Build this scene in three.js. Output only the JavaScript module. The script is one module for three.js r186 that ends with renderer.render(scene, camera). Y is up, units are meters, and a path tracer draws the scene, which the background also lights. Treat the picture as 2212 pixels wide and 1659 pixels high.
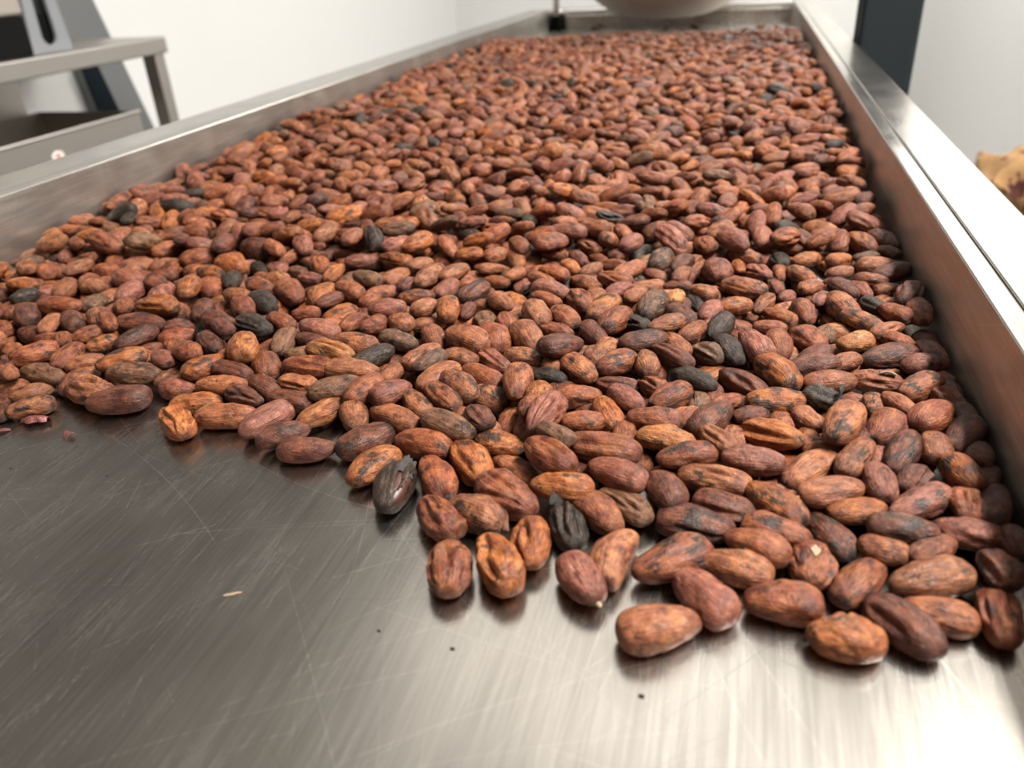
import * as THREE from 'three';
import { RoundedBoxGeometry } from 'three/addons/geometries/RoundedBoxGeometry.js';
import { RectAreaLightUniformsLib } from 'three/addons/lights/RectAreaLightUniformsLib.js';
import { mergeGeometries } from 'three/addons/utils/BufferGeometryUtils.js';

// ------------------------------------------------------------------ camera, lights, exposure
const scene = new THREE.Scene();
const renderer = new THREE.WebGLRenderer({ antialias: true });
renderer.toneMapping = THREE.LinearToneMapping;
renderer.toneMappingExposure = 1.02;
renderer.shadowMap.enabled = true;
RectAreaLightUniformsLib.init();

const TY = 0.85;                          // height of the tray's floor
const CAMH = 0.185;                       // camera above the tray's floor
const FPX = 1723.9, PX = 1106, PY = 829.5; // focal length and principal point in pixels of the 2212 x 1659 frame
// room axes seen by the camera (x right, y down, z forward): right, down and forward of the tray
const CR = [0.965097, 0.0777181, -0.2500953], CD = [0.0519208, 0.8792196, 0.4735791], CF = [0.2566944, -0.4700349, 0.844497];
const camera = new THREE.PerspectiveCamera(2 * Math.atan(829.5 / FPX) * 180 / Math.PI, 2212 / 1659, 0.01, 60);
{
  const m = new THREE.Matrix4().makeBasis(new THREE.Vector3(CR[0], -CD[0], -CF[0]), new THREE.Vector3(-CR[1], CD[1], CF[1]), new THREE.Vector3(-CR[2], CD[2], CF[2]));
  camera.quaternion.setFromRotationMatrix(m);
  camera.position.set(0, TY + CAMH, 0);
  camera.focus = 0.37; camera.userData.fStop = 9.5;
}
scene.add(camera);
scene.background = new THREE.Color(0x000000);

const ROOM = { x0: -2.0, x1: 1.0, z0: -5.9, z1: 1.9, h: 2.6 };
// ceiling luminaires: [x, z, width, depth, intensity]
const PANELS = [
  [0.86, -0.52, 0.22, 1.3, 150],
  [-0.25, -1.8, 1.3, 1.1, 0.62],
  [0.34, -3.2, 0.22, 1.0, 52],
  [0.78, -4.2, 0.2, 1.8, 46],
];
const PANEL_TINT = new THREE.Color().setRGB(1.0, 0.96, 0.905);

// ------------------------------------------------------------------ helpers
function rng(seed) { let a = seed >>> 0; return () => { a = (a + 0x6D2B79F5) | 0; let t = Math.imul(a ^ (a >>> 15), 1 | a); t = (t + Math.imul(t ^ (t >>> 7), 61 | t)) ^ t; return ((t ^ (t >>> 14)) >>> 0) / 4294967296; }; }
const hash3 = (x, y, z, s) => { let h = Math.imul(x, 374761393) ^ Math.imul(y, 668265263) ^ Math.imul(z, 2147483647 - 1013) ^ Math.imul(s, 1274126177); h = Math.imul(h ^ (h >>> 13), 1274126177); h = Math.imul(h ^ (h >>> 16), 2246822519); return ((h ^ (h >>> 15)) >>> 0) / 4294967296; };
function noise3(x, y, z, s) { // value noise, -1..1
  const xi = Math.floor(x), yi = Math.floor(y), zi = Math.floor(z);
  let fx = x - xi, fy = y - yi, fz = z - zi;
  fx = fx * fx * (3 - 2 * fx); fy = fy * fy * (3 - 2 * fy); fz = fz * fz * (3 - 2 * fz);
  const l = (a, b, t) => a + (b - a) * t;
  const g = (i, j, k) => hash3(xi + i, yi + j, zi + k, s);
  return 2 * l(l(l(g(0, 0, 0), g(1, 0, 0), fx), l(g(0, 1, 0), g(1, 1, 0), fx), fy), l(l(g(0, 0, 1), g(1, 0, 1), fx), l(g(0, 1, 1), g(1, 1, 1), fx), fy), fz) - 1;
}
function noiseW(x, y, px, py, s) { // 2-D value noise that wraps at px, py
  const xi = Math.floor(x), yi = Math.floor(y);
  let fx = x - xi, fy = y - yi; fx = fx * fx * (3 - 2 * fx); fy = fy * fy * (3 - 2 * fy);
  const m = (a, n) => ((a % n) + n) % n, g = (i, j) => hash3(m(xi + i, px), m(yi + j, py), 7, s);
  const a = g(0, 0) + (g(1, 0) - g(0, 0)) * fx, b = g(0, 1) + (g(1, 1) - g(0, 1)) * fx;
  return 2 * (a + (b - a) * fy) - 1;
}
const clamp = (x, a = 0, b = 1) => Math.min(b, Math.max(a, x));
const sstep = (a, b, x) => { const t = clamp((x - a) / (b - a)); return t * t * (3 - 2 * t); };
const lerp = (a, b, t) => a + (b - a) * t;
function rayOf(u, v) { const c = [u - PX, v - PY, FPX]; const d = a => c[0] * a[0] + c[1] * a[1] + c[2] * a[2]; return [d(CR), -d(CD), -d(CF)]; }
function project(x, y, z) { // room point -> pixel
  const a = x, b = -(y - TY - CAMH), c = -z; const p = [0, 1, 2].map(i => a * CR[i] + b * CD[i] + c * CF[i]);
  return [PX + FPX * p[0] / p[2], PY + FPX * p[1] / p[2], p[2]];
}
const names = {};
function numbered(n) { const k = names[n] = (names[n] ?? -1) + 1; return k ? `${n}_${String(k).padStart(3, '0')}` : n; }
function shade(o) { o.traverse(c => { if (c.isMesh) { c.castShadow = true; c.receiveShadow = true; } }); return o; }
function mesh(name, geo, mat, parent, label) {
  const m = new THREE.Mesh(geo, mat); m.name = parent === scene ? numbered(name) : name; m.castShadow = m.receiveShadow = true;
  if (label) m.userData.label = label; parent.add(m); return m;
}
function thing(name, label, category, pos = [0, 0, 0], group) {
  const g = new THREE.Group(); g.name = numbered(name); g.position.set(...pos); g.userData = { label, category };
  if (group) g.userData.group = group; scene.add(g); return g;
}
function tag(o, label, category, group) { Object.assign(o.userData, { label, category }); if (group) o.userData.group = group; return o; }
function struct(name, geo, mat, label) { const m = mesh(name, geo, mat, scene); m.name = name; m.userData = { kind: 'structure', label }; return m; }
function box(x0, x1, y0, y1, z0, z1) { const g = new THREE.BoxGeometry(x1 - x0, y1 - y0, z1 - z0); g.translate((x0 + x1) / 2, (y0 + y1) / 2, (z0 + z1) / 2); metreUV(g); return g; }
function rbox(x0, x1, y0, y1, z0, z1, r = 0.003) { const g = new RoundedBoxGeometry(x1 - x0, y1 - y0, z1 - z0, 2, r); g.translate((x0 + x1) / 2, (y0 + y1) / 2, (z0 + z1) / 2); metreUV(g); return g; }
function metreUV(g) { // box projection, uv in metres
  const p = g.attributes.position, n = g.attributes.normal, uv = new Float32Array(p.count * 2);
  for (let i = 0; i < p.count; i++) {
    const ax = Math.abs(n.getX(i)), ay = Math.abs(n.getY(i)), az = Math.abs(n.getZ(i));
    if (ay >= ax && ay >= az) { uv[2 * i] = p.getX(i); uv[2 * i + 1] = p.getZ(i); }
    else if (ax >= az) { uv[2 * i] = p.getY(i); uv[2 * i + 1] = p.getZ(i); }
    else { uv[2 * i] = p.getX(i); uv[2 * i + 1] = p.getY(i); }
  }
  g.setAttribute('uv', new THREE.BufferAttribute(uv, 2)); return g;
}
function dataTex(w, h, fn, srgb) {
  const d = new Uint8Array(w * h * 4);
  for (let j = 0; j < h; j++) for (let i = 0; i < w; i++) { const c = fn(i, j), o = (j * w + i) * 4; if (typeof c === 'number') d[o] = d[o + 1] = d[o + 2] = clamp(c) * 255; else for (let k = 0; k < 3; k++) d[o + k] = clamp(c[k]) * 255; d[o + 3] = 255; }
  const t = new THREE.DataTexture(d, w, h); t.wrapS = t.wrapT = THREE.RepeatWrapping; t.magFilter = THREE.LinearFilter; t.minFilter = THREE.LinearFilter;
  if (srgb) t.colorSpace = THREE.SRGBColorSpace; t.needsUpdate = true; return t;
}

// ------------------------------------------------------------------ steel textures: brushing along the tray plus single scratches
function scratchField(n, seed, brushAmt, count, wild) {
  const f = new Float32Array(n * n), R = rng(seed);
  for (let j = 0; j < n; j++) for (let i = 0; i < n; i++) {
    const u = i / n, v = j / n;
    f[j * n + i] = brushAmt * (0.45 * noiseW(u * 512, v * 9, 512, 9, seed) + 0.35 * noiseW(u * 190 + 7 * v, v * 14, 190, 14, seed + 1) + 0.3 * noiseW(u * 900, v * 22, 900, 22, seed + 2)) ;
  }
  const line = (x, y, a, len, amp, bend, wide) => { for (let s = 0; s < len; s++) { const k = s / len, fade = Math.min(1, 6 * k, 6 * (1 - k)); x += Math.sin(a); y += Math.cos(a); a += bend; const xi = Math.floor(x), fx = x - xi, yi = ((Math.floor(y) % n) + n) % n; const m = q => ((q % n) + n) % n; f[yi * n + m(xi)] += amp * fade * (1 - fx); f[yi * n + m(xi + 1)] += amp * fade * fx; if (wide) { f[yi * n + m(xi + 1)] += amp * fade * (1 - fx); f[yi * n + m(xi + 2)] += amp * fade * fx; } } };
  for (let k = 0; k < count; k++) line(R() * n, R() * n, (R() - 0.5) * 0.5, 120 + R() * 800, (0.15 + 0.5 * R() * R()) * (R() < 0.9 ? 1 : -0.5), (R() - 0.5) * 0.0006);
  for (let k = 0; k < wild; k++) line(R() * n, R() * n, R() * 6.28, 100 + R() * 800, (0.2 + 0.8 * R() * R()) * (R() < 0.7 ? 1 : -0.7), (R() - 0.5) * 0.0015, R() < 0.6);
  return f;
}
const SN = 2048, SF = scratchField(SN, 11, 0.42, 900, 330);
const steelRough = dataTex(SN, SN, (i, j) => clamp(0.60 + 0.12 * Math.max(-0.3, Math.min(1, SF[j * SN + i])) + 0.05 * noiseW(i / 128, j / 128, 16, 16, 5)));
const steelCol = dataTex(SN, SN, (i, j) => { const s = SF[j * SN + i], b = 0.88 + 0.16 * Math.max(-0.4, Math.min(1, s)) + 0.03 * noiseW(i / 170.67, j / 170.67, 12, 12, 9); return [b, b * 0.988, b * 0.97]; }, true);
const steelBump = dataTex(SN, SN, (i, j) => clamp(0.5 + 0.35 * SF[j * SN + i]));
for (const t of [steelRough, steelCol, steelBump]) t.repeat.set(1 / 0.34, 1 / 0.34);
const STEEL = new THREE.Color().setRGB(0.64, 0.62, 0.59);
const steel = new THREE.MeshPhysicalMaterial({ color: STEEL, metalness: 1, roughness: 0.43, roughnessMap: steelRough, map: steelCol });
const wallSteel = new THREE.MeshPhysicalMaterial({ color: STEEL, metalness: 1, roughness: 0.66, roughnessMap: steelRough, map: steelCol, bumpMap: steelBump, bumpScale: 0.00002 });
const flangeSteel = new THREE.MeshPhysicalMaterial({ color: STEEL, metalness: 1, roughness: 0.36, roughnessMap: steelRough, map: steelCol, bumpMap: steelBump, bumpScale: 0.000015 });
const plainSteel = new THREE.MeshStandardMaterial({ color: new THREE.Color().setRGB(0.46, 0.43, 0.40), metalness: 1, roughness: 0.38 });
const satinSteel = new THREE.MeshStandardMaterial({ color: new THREE.Color().setRGB(0.52, 0.49, 0.45), metalness: 0.5, roughness: 0.65 });
const darkSteel = new THREE.MeshStandardMaterial({ color: new THREE.Color().setRGB(0.30, 0.27, 0.24), metalness: 1, roughness: 0.42 });
const chrome = new THREE.MeshStandardMaterial({ color: new THREE.Color().setRGB(0.83, 0.82, 0.8), metalness: 1, roughness: 0.12 });
const blackRubber = new THREE.MeshPhysicalMaterial({ color: new THREE.Color().setRGB(0.006, 0.006, 0.006), roughness: 0.9, specularIntensity: 0.2 });
const charcoal = new THREE.MeshPhysicalMaterial({ color: new THREE.Color().setRGB(0.012, 0.016, 0.018), roughness: 0.7, specularIntensity: 0.3 });
const plasterBump = dataTex(512, 512, (i, j) => 0.5 + 0.25 * noiseW(i / 16, j / 16, 32, 32, 3) + 0.2 * noiseW(i / 4, j / 4, 128, 128, 4));
const wallTint = (r, g, b) => new THREE.MeshStandardMaterial({ color: new THREE.Color().setRGB(r, g, b), roughness: 0.85, bumpMap: plasterBump, bumpScale: 0.0004 });
const plasterWhite = wallTint(0.73, 0.735, 0.725), backGrey = wallTint(0.22, 0.21, 0.20);
const floorMat = new THREE.MeshStandardMaterial({ color: new THREE.Color().setRGB(0.22, 0.21, 0.20), roughness: 0.6 });

// ------------------------------------------------------------------ the room
{
  const { x0, x1, z0, z1, h } = ROOM, t = 0.12;
  struct('floor', box(x0 - t, x1 + t, -t, 0, z0 - t, z1 + t), floorMat, 'grey workshop floor under the tray');
  struct('ceiling', box(x0 - t, x1 + t, h, h + t, z0 - t, z1 + t), plasterWhite, 'white ceiling above the tray');
  struct('wall_left', box(x0 - t, x0, 0, h, z0, z1), plasterWhite, 'cool white painted wall behind the steel bench');
  struct('wall_right', box(x1, x1 + t, 0, h, z0, z1), plasterWhite, 'bright white wall behind the dark post and sack');
  struct('wall_far', box(x0 - t, x1 + t, 0, h, z0 - t, z0), plasterWhite, 'warm white wall beyond the end of the tray');
  struct('wall_back', box(x0 - t, x1 + t, 0, h, z1, z1 + t), backGrey, 'grey wall behind the photographer');
  const glow = new THREE.MeshStandardMaterial({ color: 0xffffff, emissive: PANEL_TINT, emissiveIntensity: 0.45 });
  PANELS.forEach(([x, z, w, d, k], i) => {
    const lab = ['long slim ceiling luminaire running along the tray', 'broad square ceiling light panel above the heap', 'slim ceiling luminaire beyond the dark post', 'ceiling light panel near the far wall'][i];
    const L = thing('ceiling_light', lab, 'light', [x, h, z], 'ceiling lights');
    mesh('frame', rbox(-w / 2 - 0.02, w / 2 + 0.02, -0.03, 0, -d / 2 - 0.02, d / 2 + 0.02, 0.004), new THREE.MeshStandardMaterial({ color: 0xe8e8e4, roughness: 0.5 }), L);
    mesh('diffuser', box(-w / 2, w / 2, -0.034, -0.0305, -d / 2, d / 2), glow, L);
    const a = new THREE.RectAreaLight(PANEL_TINT, k, w, d); a.position.set(x, h - 0.037, z); a.rotation.x = -Math.PI / 2; a.castShadow = true; scene.add(a);
  });
}

// ------------------------------------------------------------------ the tray
const XL = -0.509, XR = 0.1036, WH = 0.0505, ZN = 0.42, ZF = -2.3, FLARE = 0.003;
{
  const T = thing('steel_tray', 'long stainless steel sorting tray full of cocoa beans', 'tray', [0, 0, 0]);
  mesh('tray_floor', box(XL - 0.002, XR + 0.002, TY - 0.002, TY, ZF - 0.002, ZN + 0.002), steel, T, 'scratched brushed steel tray floor');
  // each long wall: an upright sheet with a small inner lip and a flat outer flange separated by a fine groove
  const flare = (g, x, dir) => { const p = g.attributes.position; for (let i = 0; i < p.count; i++) p.setX(i, p.getX(i) + dir * FLARE * (1 - (p.getY(i) - TY) / WH)); g.computeVertexNormals(); return g; };
  const wallL = mesh('side_wall', flare(rbox(XL - 0.0025, XL, TY - 0.002, TY + WH, ZF, ZN, 0.0008), XL, 1), wallSteel, T);
  mesh('lip', rbox(XL - 0.012, XL, TY + WH - 0.003, TY + WH + 0.0006, ZF, ZN, 0.0012), flangeSteel, wallL);
  mesh('flange', rbox(XL - 0.058, XL - 0.0132, TY + WH - 0.003, TY + WH, ZF, ZN, 0.0012), flangeSteel, wallL);
  mesh('skirt', rbox(XL - 0.058, XL - 0.0555, TY - 0.03, TY + WH - 0.003, ZF, ZN, 0.0008), flangeSteel, wallL);
  const wallR = mesh('side_wall', flare(rbox(XR, XR + 0.0025, TY - 0.002, TY + WH, ZF, ZN, 0.0008), XR, -1), wallSteel, T);
  mesh('lip', rbox(XR, XR + 0.0105, TY + WH - 0.003, TY + WH + 0.0006, ZF, ZN, 0.0012), flangeSteel, wallR);
  mesh('flange', rbox(XR + 0.0117, XR + 0.0447, TY + WH - 0.003, TY + WH, ZF, ZN, 0.0012), flangeSteel, wallR);
  mesh('skirt', rbox(XR + 0.0422, XR + 0.0447, TY - 0.03, TY + WH - 0.003, ZF, ZN, 0.0008), flangeSteel, wallR);
  const end = mesh('end_wall', rbox(XL, XR, TY - 0.002, TY + 0.034, ZF - 0.003, ZF, 0.0008), steel, T);
  const rod = new THREE.CylinderGeometry(0.0115, 0.0115, XR - XL - 0.004, 24); rod.rotateZ(Math.PI / 2); rod.translate((XL + XR) / 2, TY + 0.04, ZF + 0.004);
  mesh('end_rod', rod, chrome, end, 'polished chrome rod along the end');
  mesh('end_ledge', rbox(XL - 0.058, XR + 0.0447, TY + 0.02, TY + 0.03, ZF - 0.16, ZF - 0.0035, 0.002), plainSteel, end);
  mesh('end_wall', rbox(XL, XR, TY - 0.002, TY + WH, ZN, ZN + 0.0025, 0.0008), steel, T);
  for (const [x, z] of [[XL + 0.02, ZF + 0.1], [XR - 0.02, ZF + 0.1], [XL + 0.02, ZN - 0.1], [XR - 0.02, ZN - 0.1]]) mesh('leg', rbox(x - 0.02, x + 0.02, 0, TY - 0.032, z - 0.02, z + 0.02, 0.003), plainSteel, T);
  mesh('frame', mergeGeometries([rbox(XL, XL + 0.04, TY - 0.032, TY - 0.0022, ZF + 0.05, ZN - 0.05), rbox(XR - 0.04, XR, TY - 0.032, TY - 0.0022, ZF + 0.05, ZN - 0.05), rbox(XL + 0.04, XR - 0.04, TY - 0.032, TY - 0.0022, ZF + 0.05, ZF + 0.09), rbox(XL + 0.04, XR - 0.04, TY - 0.032, TY - 0.0022, ZN - 0.09, ZN - 0.05)]), plainSteel, T);
}

// ------------------------------------------------------------------ cocoa beans: skin
const BN = 1024;
const fibre = (i, j, s) => { const u = i / BN, v = j / BN; return 0.5 * noiseW(u * 96 + 1.5 * noiseW(u * 12, v * 6, 12, 6, s), v * 10, 96, 10, s) + 0.35 * noiseW(u * 220, v * 24, 220, 24, s + 1) + 0.3 * noiseW(u * 40, v * 34, 40, 34, s + 2); };
const speckle = (() => { const f = new Float32Array(BN * BN), R = rng(77); for (let k = 0; k < 2600; k++) { const x = R() * BN, y = R() * BN, r = 0.8 + 3.2 * R() * R(), a = R() < 0.55 ? -(0.3 + 0.6 * R()) : 0.3 + 0.6 * R(); for (let dy = -4; dy <= 4; dy++) for (let dx = -4; dx <= 4; dx++) { const q = clamp(1.3 - Math.hypot(dx, dy) / r); f[((y + dy + BN | 0) % BN) * BN + ((x + dx + BN | 0) % BN)] += a * q; } } return f; })();
const FIB = new Float32Array(BN * BN); for (let j = 0; j < BN; j++) for (let i = 0; i < BN; i++) FIB[j * BN + i] = fibre(i, j, 21);
const beanMap = dataTex(BN, BN, (i, j) => { const k = j * BN + i, f = FIB[k], m = noiseW(i / 64, j / 64, 16, 16, 31) * 0.5 + noiseW(i / 21.333, j / 21.333, 48, 48, 32) * 0.5, s = speckle[k]; const b = 0.77 + 0.17 * f + 0.15 * m + 0.28 * s; return [b, b - 0.02 + 0.02 * s + 0.015 * m, b - 0.035 + 0.05 * s]; }, true);
const beanBump = dataTex(BN, BN, (i, j) => { const k = j * BN + i; return 0.5 + 0.28 * FIB[k] + 0.16 * noiseW(i / 8, j / 8, 128, 128, 41) + 0.22 * Math.abs(speckle[k]); });
const beanRough = dataTex(512, 512, (i, j) => 0.78 + 0.16 * noiseW(i / 32, j / 32, 16, 16, 51) + 0.08 * noiseW(i / 8, j / 8, 64, 64, 52));
const beanMat = new THREE.MeshPhysicalMaterial({ color: 0xffffff, vertexColors: true, map: beanMap, bumpMap: beanBump, bumpScale: 0.0005, roughness: 0.66, roughnessMap: beanRough, specularIntensity: 0.5 });
const COL = { // base, second tone, how much dark skin, mould and pale dust
  r: [[0.37, 0.125, 0.068], [0.50, 0.205, 0.085], 0.6, 0.16, 0.25],
  t: [[0.45, 0.195, 0.105], [0.60, 0.29, 0.14], 0.5, 0.14, 0.25],
  o: [[0.50, 0.185, 0.062], [0.68, 0.30, 0.10], 0.5, 0.22, 0.10],
  p: [[0.40, 0.165, 0.120], [0.48, 0.215, 0.16], 0.4, 0.10, 0.6],
  d: [[0.20, 0.080, 0.056], [0.29, 0.12, 0.07], 0.55, 0.35, 0.25],
  k: [[0.045, 0.040, 0.034], [0.075, 0.062, 0.050], 0.3, 0.2, 0.35],
  g: [[0.27, 0.170, 0.110], [0.33, 0.20, 0.12], 0.5, 0.35, 0.45],
  y: [[0.78, 0.42, 0.17], [0.64, 0.29, 0.11], 0.15, 0.16, 0.15],
};
// One bean of length L, width W, thickness T: long axis x, thickness y. st: 0 smooth, 1 grooved, 2 wrinkled, 3 bent.
function beanGeometry(L, W, T, seed, col, st, nu, nv, mould = 0, hole = null) {
  const R = rng(seed * 7919 + 13), S = seed & 0xffff, pos = [], uvs = [], cols = [], idx = [];
  const full = 0.62 + 0.22 * R(), asym = (R() - 0.5) * 0.46, bend = (st === 3 ? 0.55 + 0.35 * R() : 0.22 * R()) * (R() < 0.5 ? -1 : 1) * W * 0.28, keel = 0.02 + 0.05 * R(), kph = R() * 6.28;
  const nCr = st === 2 ? 3 : st === 1 ? 2 : R() < 0.5 ? 1 : 0, cr = [];
  for (let k = 0; k < nCr; k++) cr.push({ u: (st ? (R() - 0.5) * 2.2 : R() * 6.28), w: 0.10 + 0.14 * R(), d: (st === 2 ? 0.19 : st === 1 ? 0.13 : 0.07) * (0.6 + 0.8 * R()), v0: 0.12 + 0.25 * R(), v1: 0.66 + 0.25 * R(), wob: 0.3 + 0.5 * R() });
  const lump = (st === 2 ? 0.13 : 0.085), rib = st === 1 ? 0.03 : st === 2 ? 0.022 : 0.013;
  const C = COL[col], tone = 0.88 + 0.26 * R(), hue = (R() - 0.5) * 0.12, uo = R(), vo = R();
  const mth = 0.80 - 0.9 * (C[3] * (0.2 + 1.0 * R()) + mould * 0.48), dark = C[2] * (0.5 + R()), dust = C[4] * (0.4 + 1.1 * R());
  for (let j = 0; j <= nv; j++) for (let i = 0; i <= nu; i++) {
    const u = (i % nu) / nu * Math.PI * 2, vv = j / nv, th = vv * Math.PI, cx = Math.cos(th), sn = Math.max(0, Math.sin(th));
    let r = Math.pow(sn, full) * (1 + asym * cx);
    let cu = Math.cos(u), su = Math.sin(u);
    const q = Math.pow(Math.pow(Math.abs(cu), 2.3) + Math.pow(Math.abs(su), 2.3), -1 / 2.3);
    const nx = cx * 1.3, ny = cu * sn, nz = su * sn;
    let k = 1 + lump * noise3(nx * 1.6 + 9, ny * 1.6, nz * 1.6, S) + lump * 0.5 * noise3(nx * 3.4, ny * 3.4, nz * 3.4, S + 1) + (st === 2 ? 0.035 : 0.012) * noise3(nx * 7, ny * 7, nz * 7, S + 2);
    k += rib * noise3(cu * 4.5, su * 4.5, nx * 0.7, S + 3) + rib * 0.6 * noise3(cu * 10, su * 10, nx * 1.1, S + 4);
    k += keel * Math.exp(-Math.pow(Math.sin((u - kph) / 2) / 0.13, 2)) * sn;
    for (const c of cr) { let du = u - c.u - c.wob * noise3(vv * 3.1, c.u * 5, 0.5, S + 6); du = Math.atan2(Math.sin(du), Math.cos(du)); const win = sstep(c.v0, c.v0 + 0.14, vv) * (1 - sstep(c.v1 - 0.14, c.v1, vv)); k += win * c.d * (-Math.exp(-du * du / (c.w * c.w)) + 0.4 * Math.exp(-Math.pow((Math.abs(du) - 1.9 * c.w) / c.w, 2))); }
    r *= q * k;
    const x = L / 2 * cx * (1 + 0.03 * noise3(ny * 2, nz * 2, cx * 3, S + 8)), flat = 1 - 0.16 * sstep(0.3, 1, -cu);
    pos.push(x, T / 2 * r * cu * flat, W / 2 * r * su + bend * (cx * cx - 0.4));
    uvs.push(i / nu + uo, vv * 0.8 + vo);
    // skin colour: tone patches, dark skin, mould with crisp edges, pale dust
    const a = 0.5 + 0.5 * noise3(nx * 2.2, ny * 2.2 + 4, nz * 2.2, S + 10), b = noise3(nx * 3.6 + 3, ny * 3.6, nz * 3.6, S + 11) + 0.45 * noise3(nx * 8, ny * 8, nz * 8, S + 12) + 0.25 * noise3(nx * 17, ny * 17, nz * 17, S + 13);
    const mo = noise3(nx * 2.3, ny * 2.3, nz * 2.3 + 8, S + 14) + 0.35 * noise3(nx * 7, ny * 7, nz * 7, S + 15) + 0.42 * noise3(nx * 15, ny * 15, nz * 15, S + 16);
    const fl = noise3(nx * 5, ny * 5, nz * 5, S + 17) + 0.6 * noise3(nx * 13, ny * 13, nz * 13, S + 18);
    const tip = sstep(0.80, 0.98, Math.abs(cx)) * (0.35 + 0.65 * a);
    let c = [0, 1, 2].map(n => lerp(C[0][n], C[1][n], sstep(0.25, 0.75, a)) * tone);
    c[0] *= 1 + hue; c[2] *= 1 - hue;
    const kd = Math.min(0.95, dark * 1.35) * sstep(-0.15, 0.7, b + 0.3 * tip); c = [lerp(c[0], c[0] * 0.40, kd), lerp(c[1], c[1] * 0.33, kd), lerp(c[2], c[2] * 0.36, kd)];
    const km = 0.9 * sstep(mth, mth + 0.15, mo + 0.12 * tip); c = [lerp(c[0], 0.050, km), lerp(c[1], 0.043, km), lerp(c[2], 0.036, km)];
    const kp = Math.min(0.8, dust * 0.8) * sstep(0.22, 0.95, fl); c = [lerp(c[0], 0.62, kp), lerp(c[1], 0.43, kp), lerp(c[2], 0.32, kp)];
    cols.push(c[0] * 0.57, c[1] * 0.455, c[2] * 0.39);
  }
  const row = nu + 1;
  for (let j = 0; j < nv; j++) for (let i = 0; i < nu; i++) {
    if (hole && hole((i + 0.5) / nu * Math.PI * 2, (j + 0.5) / nv)) continue;
    const a = j * row + i, b = a + 1, c = a + row, d = c + 1;
    if (j > 0) idx.push(a, b, c); if (j < nv - 1) idx.push(b, d, c);
  }
  const g = new THREE.BufferGeometry();
  g.setAttribute('position', new THREE.Float32BufferAttribute(pos, 3)); g.setAttribute('uv', new THREE.Float32BufferAttribute(uvs, 2)); g.setAttribute('color', new THREE.Float32BufferAttribute(cols, 3));
  g.setIndex(idx); g.computeVertexNormals();
  const n = g.attributes.normal; // close the seam and the ends
  for (let j = 0; j <= nv; j++) { const a = j * row, b = a + nu, v = new THREE.Vector3(n.getX(a) + n.getX(b), n.getY(a) + n.getY(b), n.getZ(a) + n.getZ(b)).normalize(); n.setXYZ(a, v.x, v.y, v.z); n.setXYZ(b, v.x, v.y, v.z); }
  for (const j of [0, nv]) for (let i = 0; i <= nu; i++) n.setXYZ(j * row + i, j ? -1 : 1, 0, 0);
  // outward normals: flip if the winding came out inside
  const m = (nv >> 1) * row, dot = n.getY(m) * pos[m * 3 + 1] + n.getZ(m) * (pos[m * 3 + 2] + bend * 0.4);
  if (dot < 0) { for (let i = 0; i < idx.length; i += 3) { const t = idx[i]; idx[i] = idx[i + 1]; idx[i + 1] = t; } g.setIndex(idx); for (let i = row; i < n.count - row; i++) n.setXYZ(i, -n.getX(i), -n.getY(i), -n.getZ(i)); }
  return g;
}

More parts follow.
